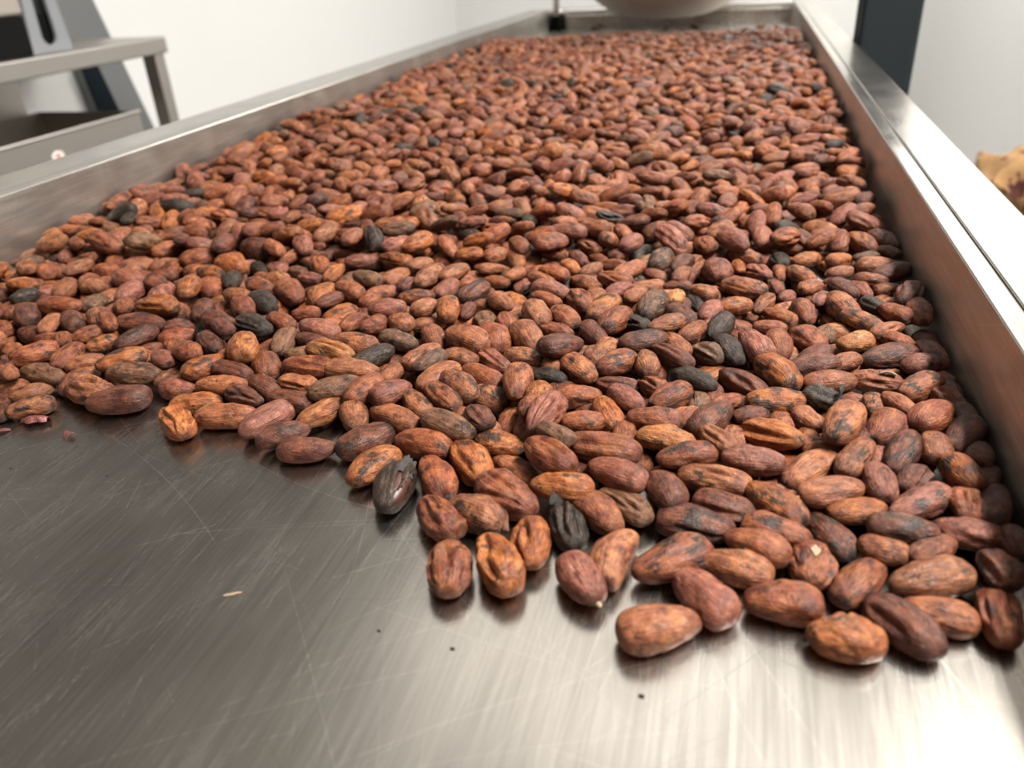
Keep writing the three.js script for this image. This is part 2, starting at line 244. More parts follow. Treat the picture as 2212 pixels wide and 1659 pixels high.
// ------------------------------------------------------------------ cocoa beans: where the photograph shows them
// tile: origin x, y and scale of the view they were read in, then [centre x, centre y, length, width, tilt in degrees, tone + marks, name for a label]
// marks: u lies under others, w wrinkled, g grooved, e bent, m mouldy, h half husk
const TILES = [
  [1300, 1050, 0.31646, [
    [385, 965, 585, 330, 8, 'ts', 'A'], [695, 752, 520, 295, -40, 'ps', 'B'], [1240, 792, 570, 310, -8, 'rs', 'C'], [1670, 1037, 565, 305, -10, 'ow', 'D'],
    [925, 562, 510, 260, -15, 'tg', 'E'], [482, 507, 565, 295, 20, 'rm', 'F'], [1065, 405, 490, 230, -20, 'rs', 'G'], [1190, 310, 510, 240, -14, 'rm', 'H'],
    [1430, 540, 370, 300, -20, 'rw', 'I'], [1755, 650, 450, 275, 40, 'rs', 'J'], [635, 255, 550, 225, -9, 'dm', 'K'], [1545, 318, 480, 220, -42, 'dm', 'L'],
    [840, 145, 460, 215, -15, 'dg'], [1180, 115, 500, 220, -33, 'om'], [1740, 167, 430, 190, 2, 'os'], [1930, 435, 390, 190, -15, 'ts']]],
  [1812, 1050, 0.367, [
    [385, 815, 580, 265, -35, 'dg', 'M'], [375, 248, 440, 165, -8, 'dm'], [550, 375, 310, 140, 15, 'rs', 'N'], [545, 545, 515, 220, 5, 'ts', 'O'], [590, 760, 500, 215, -15, 'tm', 'P'],
    [945, 772, 380, 245, -65, 'rw', 'Q'], [768, 278, 440, 195, -12, 'ps', 'R'], [480, 95, 400, 165, 25, 'pm'], [945, 490, 330, 180, -25, 'du'], [1045, 330, 250, 150, -40, 'du'], [950, 120, 280, 180, 80, 'du'], [750, 110, 240, 140, -25, 'r']]],
  [800, 1050, 0.367, [
    [405, 185, 325, 225, -45, 'rw', 'S'], [625, 165, 365, 225, -20, 'tm', 'T'], [466, 484, 338, 260, 82, 'rw', 'U'], [754, 456, 410, 255, -66, 'ow', 'V'], [948, 342, 312, 205, 88, 'ow', 'W'],
    [1165, 232, 320, 205, -68, 'kw', 'X'], [1348, 160, 330, 205, -35, 'rs', 'Y'], [1430, 420, 370, 225, 60, 'te', 'Z'], [1245, 540, 355, 245, -50, 'ps', 'AA'], [1500, 115, 370, 130, -28, 'gw']]],
  [900, 700, 0.27125, [
    [155, 1213, 395, 270, -62, 'rs', 'AB'], [435, 1093, 440, 285, -52, 'om', 'AC'], [718, 1362, 560, 310, -33, 'rg', 'AD'], [1160, 1292, 520, 250, -4, 'os', 'AE'], [790, 1165, 420, 200, -32, 'tu'], [1060, 1042, 480, 225, -33, 'rg', 'AF'],
    [1600, 1193, 500, 250, -18, 'ps', 'AG'], [1980, 1318, 390, 275, -42, 'ds', 'AH'], [665, 955, 400, 200, -8, 'om', 'AI'], [250, 803, 470, 210, -22, 'gs'], [745, 772, 275, 180, 62, 'ru'], [495, 740, 260, 200, -30, 'du'],
    [585, 602, 360, 235, -14, 'tm', 'AJ'], [212, 585, 350, 190, -36, 'rm'], [1025, 710, 405, 225, 50, 'pw'], [1090, 864, 350, 155, -24, 'gs'], [1322, 778, 370, 205, 4, 'rs'], [1288, 570, 388, 195, 2, 'rs'], [1522, 712, 310, 185, -62, 'og'],
    [1672, 586, 320, 180, -30, 'ps'], [1495, 985, 600, 200, -8, 'rg', 'AK'], [1985, 918, 480, 220, -10, 'yw', 'AL'], [1898, 755, 470, 165, -4, 'rs'], [2022, 573, 375, 215, 24, 'rm'], [1872, 492, 270, 180, -40, 'rw'], [803, 462, 300, 200, 82, 'ts'],
    [1058, 418, 310, 150, -8, 'kg', 'AM'], [1293, 352, 325, 220, -34, 'tm', 'AN'], [1592, 310, 340, 195, 20, 'rm'], [1832, 310, 240, 185, -75, 'tm'], [2035, 248, 390, 140, -28, 'dh'], [1590, 485, 340, 150, -5, 'du'], [525, 415, 370, 180, -25, 'rs'],
    [335, 485, 360, 200, -35, 'tm'], [175, 418, 400, 185, 30, 'ts'], [105, 290, 290, 150, 25, 'gs'], [345, 265, 290, 160, -10, 'ts'], [618, 297, 320, 130, -32, 'pg'], [855, 270, 345, 165, -8, 'tg'], [1153, 170, 400, 195, 26, 'ds'],
    [410, 122, 400, 210, -28, 'tm'], [610, 110, 340, 190, -48, 'rs'], [872, 98, 340, 225, -45, 'ts'], [1415, 75, 265, 150, -42, 'ds'], [1810, 125, 400, 140, 8, 'dm'], [2070, 155, 270, 140, -35, 'ts'], [1430, 255, 220, 120, -5, 'tu'],
    [137, 110, 250, 190, -70, 'rs'], [1110, 60, 290, 140, -10, 'ru'], [1510, 190, 200, 110, 10, 'tu'], [1085, 318, 180, 110, 0, 'tu'], [970, 550, 230, 120, 5, 'ou'], [905, 655, 190, 120, 10, 'ru'], [1655, 872, 210, 120, 10, 'ru'], [1790, 1090, 160, 130, 0, 'ru'], [1320, 1135, 240, 140, 0, 'du'], [1690, 715, 160, 110, 0, 'ru']]],
  [300, 700, 0.31646, [
    [256, 665, 290, 205, -40, 'ow', 'BA'], [592, 626, 475, 168, 2, 'tg', 'BB'], [390, 540, 390, 145, 8, 'og', 'BC'], [872, 652, 430, 205, 30, 'ps', 'BD'], [984, 752, 400, 170, 18, 'dm', 'BE'], [1143, 857, 405, 182, 3, 'ds', 'BF'], [1238, 610, 375, 145, 26, 'og', 'BG'],
    [1030, 520, 350, 135, -8, 'dg'], [720, 492, 270, 125, -15, 'dg'], [1470, 633, 228, 195, -70, 'ts', 'BH'], [1745, 635, 360, 160, -18, 'ts'], [1565, 788, 470, 190, 26, 'dm', 'BI'], [1944, 812, 410, 185, -8, 'rs', 'BJ'], [1600, 968, 420, 215, 31, 'om', 'BK'],
    [1745, 1108, 410, 265, 66, 'kt', 'BL'], [1720, 467, 300, 170, 20, 'ps'], [1895, 545, 260, 165, -45, 'tm'], [1345, 432, 400, 168, 12, 'gs'], [1540, 437, 320, 148, 36, 'rs'], [1086, 407, 280, 130, -5, 'tw'], [850, 424, 260, 150, -30, 'ds'], [560, 418, 360, 140, 0, 'ts'],
    [259, 440, 268, 165, 4, 'ps', 'BM'], [230, 340, 280, 135, 35, 'tu'], [447, 287, 330, 150, 22, 'om'], [632, 318, 310, 115, -18, 'dg'], [712, 152, 275, 215, 86, 'os', 'BN'], [873, 283, 222, 200, -70, 'rs'], [1160, 292, 365, 132, -5, 'rg'], [1455, 310, 380, 110, -3, 'ts'],
    [1302, 185, 345, 120, -20, 'yw'], [1460, 132, 340, 128, -5, 'tm'], [1598, 217, 310, 130, 20, 'km'], [1785, 222, 280, 120, 30, 'ru'], [1935, 215, 290, 140, 30, 'tu'], [1722, 340, 190, 95, 25, 'tu'], [988, 122, 220, 150, 60, 'gs'], [1178, 115, 222, 120, -15, 'ds'],
    [1773, 112, 270, 128, -12, 'gs'], [485, 120, 212, 120, -45, 'dm'], [340, 192, 200, 140, -5, 'rs'], [162, 236, 190, 142, -30, 'ps'], [268, 90, 290, 150, 10, 'rs'], [1225, 35, 310, 120, -25, 'ps'], [1085, 212, 200, 95, 0, 'gu'], [570, 18, 180, 105, -30, 'dm']]],
  [0, 450, 0.30136, [
    [220, 1427, 375, 150, 12, 'tm', 'CA'], [232, 1318, 350, 122, 14, 'ts'], [100, 1290, 280, 150, 8, 'tu'], [850, 1365, 515, 172, 6, 'ds', 'CB'], [632, 1303, 362, 205, -6, 'tw', 'CC'], [580, 1240, 330, 180, 30, 'tu'], [966, 1182, 400, 165, 1, 'gm', 'CD'],
    [315, 1190, 330, 135, -12, 'gs'], [872, 1088, 400, 120, 14, 'om'], [248, 1038, 382, 180, 14, 'rs'], [485, 1053, 290, 130, 36, 'rs'], [610, 1108, 330, 115, 12, 'ts'], [730, 975, 250, 132, 14, 'om'], [977, 922, 345, 128, 22, 'dm'], [635, 912, 275, 140, 15, 'rs'],
    [245, 905, 265, 120, -20, 'du'], [193, 770, 220, 205, 70, 'ds'], [432, 696, 328, 122, -5, 'rs'], [1000, 825, 370, 120, 0, 'dm'], [772, 820, 160, 120, -65, 'rs'], [516, 812, 230, 132, -40, 'ds'], [358, 830, 190, 105, 45, 'ts'], [20, 868, 160, 135, 0, 'rs'],
    [176, 630, 222, 112, 15, 'km'], [162, 547, 235, 112, -3, 'os'], [465, 578, 195, 150, 50, 'ts'], [664, 562, 192, 122, 0, 'ts'], [925, 605, 310, 170, 60, 'ps'], [1165, 620, 235, 150, 45, 'ps'], [1130, 700, 330, 112, -5, 'ou'], [682, 680, 200, 130, 40, 'gs'],
    [706, 775, 190, 120, 10, 'ts'], [890, 705, 155, 110, 0, 'rs'], [1350, 568, 190, 145, 60, 'os'], [1510, 567, 188, 165, 0, 'rs'], [1115, 530, 175, 135, 0, 'rm'], [1700, 630, 232, 105, -25, 'os'], [1740, 706, 195, 152, -60, 'rs'], [1553, 797, 250, 145, -20, 'de'],
    [1815, 842, 310, 92, -30, 'kh'], [1665, 515, 150, 100, 75, 'kw'], [1890, 680, 250, 140, -35, 'km'], [1855, 555, 220, 110, -30, 'rm'], [1667, 410, 285, 140, -36, 'os'], [1510, 462, 222, 102, -10, 'om'], [1420, 350, 275, 140, 10, 'rs'], [1855, 290, 262, 172, -5, 'ds'],
    [480, 340, 182, 130, 75, 'ps'], [675, 315, 250, 115, -5, 'om'], [335, 462, 165, 130, 0, 'rs'], [198, 422, 165, 125, 10, 'ts'], [8, 1378, 130, 95, 0, 'dm'], [5, 1465, 140, 105, 70, 'dm'], [60, 1180, 160, 95, -5, 'tm'], [70, 1018, 180, 125, -5, 'rs'],
    [68, 745, 125, 110, 0, 'ru'], [450, 938, 135, 105, 0, 'ru'], [45, 1112, 135, 95, 0, 'du'], [1340, 1022, 205, 140, -5, 'rs'], [560, 420, 240, 110, 20, 'ts'], [760, 450, 200, 110, 0, 'rm'], [1000, 420, 220, 120, 20, 'ts'], [1230, 445, 160, 130, 30, 'rs']]],
  [1400, 650, 0.27125, [
    [362, 626, 400, 195, -26, 'ks', 'DA'], [757, 662, 460, 215, -25, 'dg', 'DB'], [1032, 565, 455, 195, -38, 'om', 'DC'], [1308, 516, 445, 138, 5, 'dg', 'DD'], [1442, 642, 445, 172, 4, 'rs'], [1815, 637, 455, 188, -5, 'rg', 'DE'], [1392, 785, 365, 205, -10, 'kw', 'DF'],
    [1016, 795, 490, 205, 0, 'om', 'DG'], [1568, 968, 460, 205, 52, 'tm', 'DH'], [1888, 1015, 355, 300, 20, 'rs', 'DI'], [985, 1088, 580, 225, -28, 'og', 'DJ'], [544, 1090, 390, 130, -36, 'tg'], [505, 938, 400, 230, 36, 'ds'], [818, 905, 310, 150, 5, 'ds'],
    [840, 1265, 540, 250, -8, 'pg', 'DK'], [1288, 1345, 500, 235, 30, 'ts', 'DL'], [312, 1225, 510, 150, 6, 'rm', 'DM'], [530, 1428, 610, 230, -10, 'tg', 'DN'], [1460, 1512, 540, 215, 7, 'tg', 'DO'], [1652, 1242, 420, 172, 46, 'tm', 'DP'], [1842, 1432, 375, 250, -62, 'ps', 'DQ'],
    [2028, 1205, 405, 135, 60, 'dm', 'DR'], [2110, 1420, 290, 220, 20, 'dw', 'DS'], [1278, 1108, 230, 180, -30, 'ou'], [1405, 1180, 330, 140, -10, 'tu'], [1278, 950, 320, 180, -25, 'tg'], [1062, 965, 230, 130, -25, 'tu'], [1800, 822, 215, 150, -20, 'tm'], [1992, 812, 315, 150, -30, 'ts'],
    [482, 430, 290, 200, -20, 'gw', 'DT'], [645, 383, 305, 200, -50, 'ks', 'DU'], [568, 200, 250, 160, 55, 'ks'], [852, 352, 345, 200, -65, 'pg'], [1038, 350, 270, 140, -82, 'rs'], [1282, 320, 345, 245, -30, 'rg'], [1650, 328, 300, 172, 8, 'ys', 'DV'], [1922, 443, 490, 150, 8, 'dm', 'DW'],
    [1570, 482, 250, 150, 0, 'tm'], [1978, 316, 272, 140, -8, 'rs'], [1705, 162, 370, 152, -20, 'tm'], [1908, 232, 285, 115, 15, 'tu'], [1552, 55, 350, 180, -40, 'tm'], [1972, 98, 310, 132, -20, 'rs'], [1795, 35, 225, 112, -15, 'ks'], [1242, 95, 235, 190, -50, 'rm'], [1030, 108, 250, 112, -15, 'os'],
    [970, 215, 285, 125, -5, 'ru'], [820, 138, 240, 100, -10, 'tu'], [498, 85, 235, 170, 30, 'ps'], [690, 38, 290, 130, 5, 'os'], [355, 235, 270, 105, 35, 'rs'], [152, 183, 310, 142, 14, 'ts'], [258, 112, 280, 130, -40, 'ds'], [385, 305, 200, 130, 40, 'tu'], [395, 802, 200, 125, 0, 'gu'], [618, 812, 255, 130, 15, 'ru'],
    [350, 935, 225, 125, 30, 'ru'], [1425, 265, 150, 115, 0, 'gu'], [522, 752, 160, 115, 0, 'ru'], [690, 1085, 210, 125, 0, 'tu'], [1670, 1100, 190, 135, 0, 'du'], [1835, 1235, 150, 115, 0, 'pu'], [1005, 1392, 220, 110, 0, 'du'], [2000, 1560, 240, 150, 0, 'du']]],
  [1812, 450, 0.36166, [
    [579, 1433, 222, 192, -30, 'ts', 'EA'], [735, 1572, 325, 190, -36, 'om', 'EB'], [745, 1352, 282, 190, 40, 'ds'], [862, 1468, 192, 110, -10, 'd'], [552, 1238, 292, 198, 20, 'rg', 'EC'], [655, 1158, 250, 150, -30, 'rw'], [838, 1242, 175, 130, -50, 'd'], [765, 1092, 155, 122, -30, 'd'],
    [708, 1028, 155, 112, -20, 'r'], [632, 880, 242, 150, -35, 'rm'], [620, 792, 155, 105, -10, 'd'], [541, 620, 192, 152, -65, 'rs'], [475, 515, 190, 130, 60, 'd'], [300, 488, 202, 90, 0, 'tm'], [420, 384, 242, 105, 15, 'ds'], [193, 425, 215, 90, -5, 'rs'], [236, 343, 272, 85, 0, 'ts'],
    [165, 294, 165, 75, 0, 'gs'], [298, 262, 155, 78, -5, 'ds'], [100, 110, 200, 120, 30, 'ps'], [138, 205, 205, 125, -25, 'ts'], [310, 198, 225, 92, -30, 'ds'], [940, 1620, 160, 115, 0, 'd'], [488, 1062, 292, 165, 20, 'tm', 'ED'], [490, 928, 240, 140, 4, 'pm']]],
  [500, 300, 0.31646, [
    [743, 1196, 255, 132, 15, 'om'], [825, 1253, 212, 122, 26, 'rs'], [970, 1270, 192, 132, 20, 'rs'], [1062, 1155, 275, 140, 5, 'ps'], [1480, 1165, 188, 128, 86, 'os'], [1152, 1250, 190, 140, -20, 'tm'], [1350, 1265, 245, 100, 5, 'tu'], [1612, 1175, 135, 100, 50, 'ds'],
    [1690, 1145, 215, 100, 0, 'rm'], [1838, 1110, 185, 130, -30, 'ts'], [1735, 1240, 155, 90, 0, 'gs'], [1878, 1258, 175, 132, -70, 'rs'], [2080, 1192, 222, 168, -62, 'ts'], [1658, 1040, 240, 108, 30, 'dm'], [1470, 1020, 185, 112, 30, 'ps'], [1318, 1148, 195, 132, 20, 'ts'],
    [1262, 1075, 255, 100, 5, 'rm'], [1030, 1050, 225, 112, 10, 'ps'], [1208, 1000, 155, 92, 15, 'dm'], [1338, 938, 222, 120, 36, 'ts'], [1128, 938, 215, 112, 26, 'ts'], [1515, 908, 222, 102, 24, 'ts'], [1778, 900, 282, 90, -8, 'rs'], [1622, 788, 202, 86, 4, 'os'], [1808, 792, 190, 108, 14, 'ts'],
    [2046, 865, 152, 102, 36, 'ts'], [1935, 925, 155, 92, 20, 'tu'], [1120, 825, 242, 92, -8, 'om'], [928, 955, 215, 90, -26, 'gm'], [625, 1062, 235, 100, 52, 'os'], [700, 918, 160, 82, 50, 'os'], [405, 1052, 245, 142, -40, 'rs'], [510, 1190, 205, 102, 5, 'rs'], [342, 1250, 205, 132, -20, 'rs'],
    [800, 1030, 210, 132, -20, 'rs'], [672, 1102, 195, 102, 20, 'ds'], [880, 835, 225, 92, 4, 'ps'], [310, 958, 185, 102, 0, 'ts'], [190, 890, 135, 82, -35, 'ks'], [540, 956, 172, 92, 0, 'ps'], [605, 870, 172, 112, -40, 'rs']]],
  [1150, 520, 0.18083, [
    [268, 388, 380, 205, -12, 'rs'], [455, 315, 262, 178, -30, 'os'], [240, 135, 390, 215, -15, 'rm'], [553, 215, 262, 160, -40, 'ds'], [705, 345, 292, 132, 26, 'ts'], [645, 505, 392, 205, -16, 'tm'], [985, 455, 465, 195, -10, 'rg'], [1170, 335, 405, 195, 22, 'ts'], [972, 168, 302, 130, -10, 'ys'],
    [990, 292, 305, 110, 10, 'ds'], [1538, 228, 352, 215, 52, 'gm'], [1468, 425, 312, 178, -28, 'ps'], [1395, 545, 385, 145, 4, 'tm'], [1225, 650, 292, 150, 14, 'tm'], [1425, 775, 425, 300, 52, 'gm', 'FA'], [1768, 885, 392, 185, -42, 'dg'], [228, 590, 465, 190, -12, 'ps'], [115, 462, 335, 110, -12, 'ts'],
    [165, 702, 375, 118, -16, 'rs'], [574, 720, 352, 265, -42, 'rw'], [382, 910, 435, 255, -38, 'rs'], [852, 795, 485, 215, 37, 'om'], [988, 945, 505, 218, 37, 'rm'], [1250, 985, 325, 165, -8, 'kg'], [760, 670, 245, 110, 0, 'ou'], [1040, 590, 345, 140, 15, 'pu'], [568, 930, 155, 122, 0, 'ru'],
    [1738, 545, 345, 120, 0, 'ds'], [2040, 612, 365, 198, -15, 'ts'], [1715, 675, 225, 120, 8, 'yu'], [1942, 745, 272, 150, -42, 'km'], [1788, 280, 335, 158, 36, 'dm'], [1790, 405, 285, 150, 42, 'tm'], [1820, 100, 335, 140, 20, 'ts'], [2082, 125, 295, 130, 8, 'ts'], [688, 80, 285, 158, -15, 'ts'], [430, 70, 265, 122, -15, 'ks'], [785, 222, 235, 110, -20, 'rs']]],
  [1500, 520, 0.18083, [
    [280, 345, 370, 300, -10, 'ps', 'FB'], [530, 318, 185, 150, -42, 'os'], [768, 395, 375, 185, -28, 'pw'], [590, 565, 565, 185, -9, 'tm'], [978, 560, 205, 158, -40, 'rm'], [1025, 395, 185, 130, -80, 'rs'], [1285, 415, 405, 205, -26, 'tm'], [1385, 555, 305, 188, 8, 'ts'], [1752, 380, 332, 148, 14, 'tm'],
    [1732, 230, 332, 188, 14, 'os'], [1330, 228, 365, 150, 8, 'os'], [1030, 238, 252, 110, -4, 'ks'], [920, 165, 305, 120, -10, 'tu'], [595, 175, 425, 178, -14, 'tm'], [1115, 80, 405, 128, -10, 'ts'], [1495, 85, 325, 158, -22, 'ds'], [1785, 560, 425, 158, -30, 'dm'], [2002, 590, 305, 148, -42, 'ps'],
    [828, 755, 315, 178, 46, 'tm'], [1105, 675, 265, 178, 52, 'ps'], [1612, 962, 285, 150, -20, 'tu'], [1505, 700, 205, 130, 50, 'pu'], [1755, 62, 175, 138, -62, 'ts']]],
];
// what sets single beans apart
const LABELS = {
  A: 'plump tan bean with a short black mark, furthest out on the bare steel', B: 'pinkish bean with a dark side, leaning behind the plump tan bean furthest out', C: 'large smooth reddish-brown bean resting on bare steel with a pale spot',
  D: 'orange bean with a pale wavy crease across its top, on bare steel', E: 'tan-brown striped bean behind the large smooth bean with a pale spot', F: 'broad red-brown bean with dark patches above the pinkish leaning bean', G: 'smooth pointed red bean lying over a dark-spotted bean', H: 'red-brown bean with a dark round spot under the smooth pointed bean',
  I: 'short lumpy reddish bean with a pale yellow fleck', J: 'smooth oval red bean beside the bean with a wavy crease', K: 'long dark red bean with a blackened tip and dark veins', L: 'dark purple-brown bean with a pale crust at its lower end', M: 'large dark bean with deep lengthwise grooves, on bare steel',
  N: 'small bent brown bean lying across two tan beans', O: 'long tan bean under the small bent brown bean', P: 'mottled tan bean tucked behind the deeply grooved dark bean', Q: 'shaded wrinkled brown bean standing alone beside the tray wall', R: 'dusty pink bean lying in the shade line of the tray wall',
  S: 'red-brown bean with a puckered tip touching a spotted tan bean', T: 'tan bean with a dark round spot and a knobbly stem end', U: 'red bean with a torn peeling skin, on bare steel', V: 'bright orange bean with a deep wavy central crease', W: 'slim orange-brown bean with puckered folds beside the bright orange bean', X: 'black withered bean with a split top and curled husk',
  Y: 'smooth oval red-brown bean touching the black withered bean', Z: 'waisted tan bean with small dark blotches, on bare steel', AA: 'smooth pinkish bean with a tiny pale stem, on bare steel', AB: 'evenly red-brown upright bean beside the torn black shell', AC: 'orange bean with a curved fold and black blotches', AD: 'large red bean with a long groove and dark lower edge',
  AE: 'bright orange striped bean above the black withered bean', AF: 'tapered red-brown bean with fine lengthwise stripes', AG: 'plump dusty pink bean lying high on the heap', AH: 'dark brown bean with one orange spot', AI: 'orange bean crossed by a thick black stain', AJ: 'tan bean with a ragged black lower edge', AK: 'very long slender red-brown bean', AL: 'pale yellow bean with folds and a grey patch',
  AM: 'small black bean with a lengthwise groove, beside a tan striped bean', AN: 'tan bean with a crusty black patch on its face', BA: 'short orange bean with curled ridges, at the edge of the heap', BB: 'long straight tan bean with one black spot, at the edge of the heap', BC: 'slim orange-brown bean behind the long straight tan bean', BD: 'pinkish bean with a grey lower end, at the edge of the heap',
  BE: 'dark rough bean between a pinkish bean and a dark red one', BF: 'dark red bean with a blackened right tip, on bare steel', BG: 'slim orange-brown bean slanting above bare steel', BH: 'short tan bean standing upright behind bare steel', BI: 'dark bean with a shrivelled blackened end', BJ: 'even red-brown bean behind the torn black shell', BK: 'orange bean with brown mottling, half under the torn black shell',
  BL: 'torn black bean shell with the glossy brown kernel showing', BM: 'short grey-purple bean near bare steel', BN: 'big smooth orange bean standing upright in the heap', CA: 'tan cracked bean lying over a broken husk piece', CB: 'long dark purple-brown bean alone at the edge of the heap', CC: 'tan bean with a folded lobe behind the long dark bean', CD: 'grey-brown bean with black mould above the long dark bean',
  DA: 'smooth grey-black oval bean in the heap', DB: 'dark red bean with a cracked pointed end', DC: 'orange-brown bean sloping down over darker beans', DD: 'slim grey-purple shrivelled bean with a frayed end', DE: 'long red-orange bean with a grey strip of husk peeling off', DF: 'black wrinkled bean with a curled horn of husk', DG: 'orange bean with a blackened end beside the horned black bean', DH: 'orange-brown bean leaning upright beside a round red bean',
  DI: 'large round red bean with a rim around its face', DJ: 'long orange-red bean with deep folds and dark flecks', DK: 'broad dusty pink-brown bean with dark stained end', DL: 'smooth tan bean slanting over a tan-red one', DM: 'slim red bean with a black scab on its side', DN: 'long tan-brown bean with a side crease', DO: 'long tan-red bean with frayed fibres at its end', DP: 'slim mottled brown bean leaning up the heap',
  DQ: 'upright dusty pink bean with pale streaks', DR: 'slim dark bean standing on end', DS: 'dark red bean with a collapsed crease', DT: 'rough crusty brown bean beside two grey-black ones', DU: 'grey-black bean with a pale flaking patch', DV: 'pale orange blocky bean', DW: 'long red bean with a dark peeling ridge', EA: 'rounded tan-red bean with a crinkled crown',
  EB: 'orange-tan bean with dark stains beside the tray wall', EC: 'large dark red bean with a split across its top', ED: 'mottled tan bean with cracked skin', FA: 'large rounded brown bean with a shiny dark crown', FB: 'smooth dusty pink rounded bean like a pebble',
};

// ------------------------------------------------------------------ cocoa beans: piling them up
const CELL = 0.0015, GX = Math.ceil((XR - XL) / CELL), GZ = Math.ceil((ZN - ZF) / CELL), HM = new Float32Array(GX * GZ);
const e_ = new THREE.Euler(), m4 = new THREE.Matrix4();
function rot(yaw, pitch, roll) { e_.set(roll, yaw, pitch, 'YZX'); m4.makeRotationFromEuler(e_); const e = m4.elements; return [[e[0], e[4], e[8]], [e[1], e[5], e[9]], [e[2], e[6], e[10]]]; }
function ellipsoid(R, s) { // s: half axes -> quadratic form and half extents
  const M = [[0, 0, 0], [0, 0, 0], [0, 0, 0]], ext = [0, 0, 0];
  for (let i = 0; i < 3; i++) { for (let j = 0; j < 3; j++) for (let k = 0; k < 3; k++) M[i][j] += R[i][k] * R[j][k] / (s[k] * s[k]); ext[i] = Math.hypot(R[i][0] * s[0], R[i][1] * s[1], R[i][2] * s[2]); }
  return { M, ext };
}
function sweep(E, x, z, fn) {
  const { M, ext } = E, i0 = Math.max(0, Math.floor((x - ext[0] - XL) / CELL)), i1 = Math.min(GX - 1, Math.floor((x + ext[0] - XL) / CELL)), j0 = Math.max(0, Math.floor((z - ext[2] - ZF) / CELL)), j1 = Math.min(GZ - 1, Math.floor((z + ext[2] - ZF) / CELL));
  const A = M[1][1];
  for (let j = j0; j <= j1; j++) { const dz = ZF + (j + 0.5) * CELL - z; for (let i = i0; i <= i1; i++) { const dx = XL + (i + 0.5) * CELL - x, B = M[0][1] * dx + M[1][2] * dz, C = M[0][0] * dx * dx + 2 * M[0][2] * dx * dz + M[2][2] * dz * dz - 1, D = B * B - A * C; if (D > 0) { const q = Math.sqrt(D); fn(j * GX + i, (-B - q) / A, (-B + q) / A); } } }
}
function restHeight(E, x, z) { let y = E.ext[1]; sweep(E, x, z, (k, lo) => { const h = HM[k] - lo; if (h > y) y = h; }); return y; }
function stamp(E, x, y, z) { sweep(E, x, z, (k, lo, hi) => { if (y + hi > HM[k]) HM[k] = y + hi; }); }
const SHRINK = 0.93;
const inside = (x, ex) => clamp(x, XL + 0.004 + ex, XR - 0.004 - ex);

// ellipse in the picture -> lying bean: turn, half length, half width, half thickness
function fitBean(pos, L, W, ang, s0) {
  const c = [0, 1, 2].map(i => pos[0] * CR[i] - (pos[1] - CAMH) * CD[i] - pos[2] * CF[i]), z = c[2], f = FPX / z;
  const J = v => { const q = [0, 1, 2].map(i => v[0] * CR[i] - v[1] * CD[i] - v[2] * CF[i]); return [f * (q[0] - c[0] / z * q[2]), f * (q[1] - c[1] / z * q[2])]; };
  const t = ang * Math.PI / 180, ca = Math.cos(t), sa = -Math.sin(t), l = L * L / 4, w = W * W / 4;
  const S = [ca * ca * l + sa * sa * w, ca * sa * (l - w), sa * sa * l + ca * ca * w], up = J([0, 1, 0]);
  let best = null, bc = 1e9;
  const tryIt = (yaw, a, b, cc) => {
    const X = J([Math.cos(yaw), 0, -Math.sin(yaw)]), Z = J([Math.sin(yaw), 0, Math.cos(yaw)]);
    const Q = [0, 0, 0]; for (const [v, s] of [[X, a], [Z, b], [up, cc]]) { Q[0] += v[0] * v[0] * s * s; Q[1] += v[0] * v[1] * s * s; Q[2] += v[1] * v[1] * s * s; }
    const e = (Math.abs(Q[0] - S[0]) + 2 * Math.abs(Q[1] - S[1]) + Math.abs(Q[2] - S[2])) / (l + w);
    const cost = e + 0.25 * Math.pow((a - 0.0118) / 0.003, 2) * 0.1 + 0.06 * Math.pow((b / a - 0.59) / 0.12, 2) + 0.06 * Math.pow((cc / b - 0.80) / 0.14, 2);
    if (cost < bc) { bc = cost; best = [yaw, a, b, cc]; }
  };
  for (let y = 0; y < 24; y++) for (const a of [0.009, 0.0105, 0.012, 0.0135]) for (const r of [0.45, 0.55, 0.66, 0.78]) for (const q of [0.62, 0.76, 0.92]) tryIt(y * Math.PI / 24, a, a * r, a * r * q);
  for (let step = 1, k = 0; k < 160; k++) { step *= 0.975; const b = best; const n = () => (s0() - 0.5) * 2 * step; tryIt(b[0] + 0.2 * n(), clamp(b[1] * (1 + 0.15 * n()), 0.0085, 0.0150), clamp(b[2] * (1 + 0.15 * n()), 0.0042, 0.0085), clamp(b[3] * (1 + 0.15 * n()), 0.0032, 0.0072)); }
  return best;
}
const placed = [], scattered = [];   // beans read from the photograph, beans that fill the heap
const RP = rng(4242);
const toneOf = () => { const q = RP(); return q < 0.36 ? 'r' : q < 0.60 ? 't' : q < 0.69 ? 'o' : q < 0.82 ? 'p' : q < 0.92 ? 'd' : q < 0.96 ? 'g' : 'k'; };
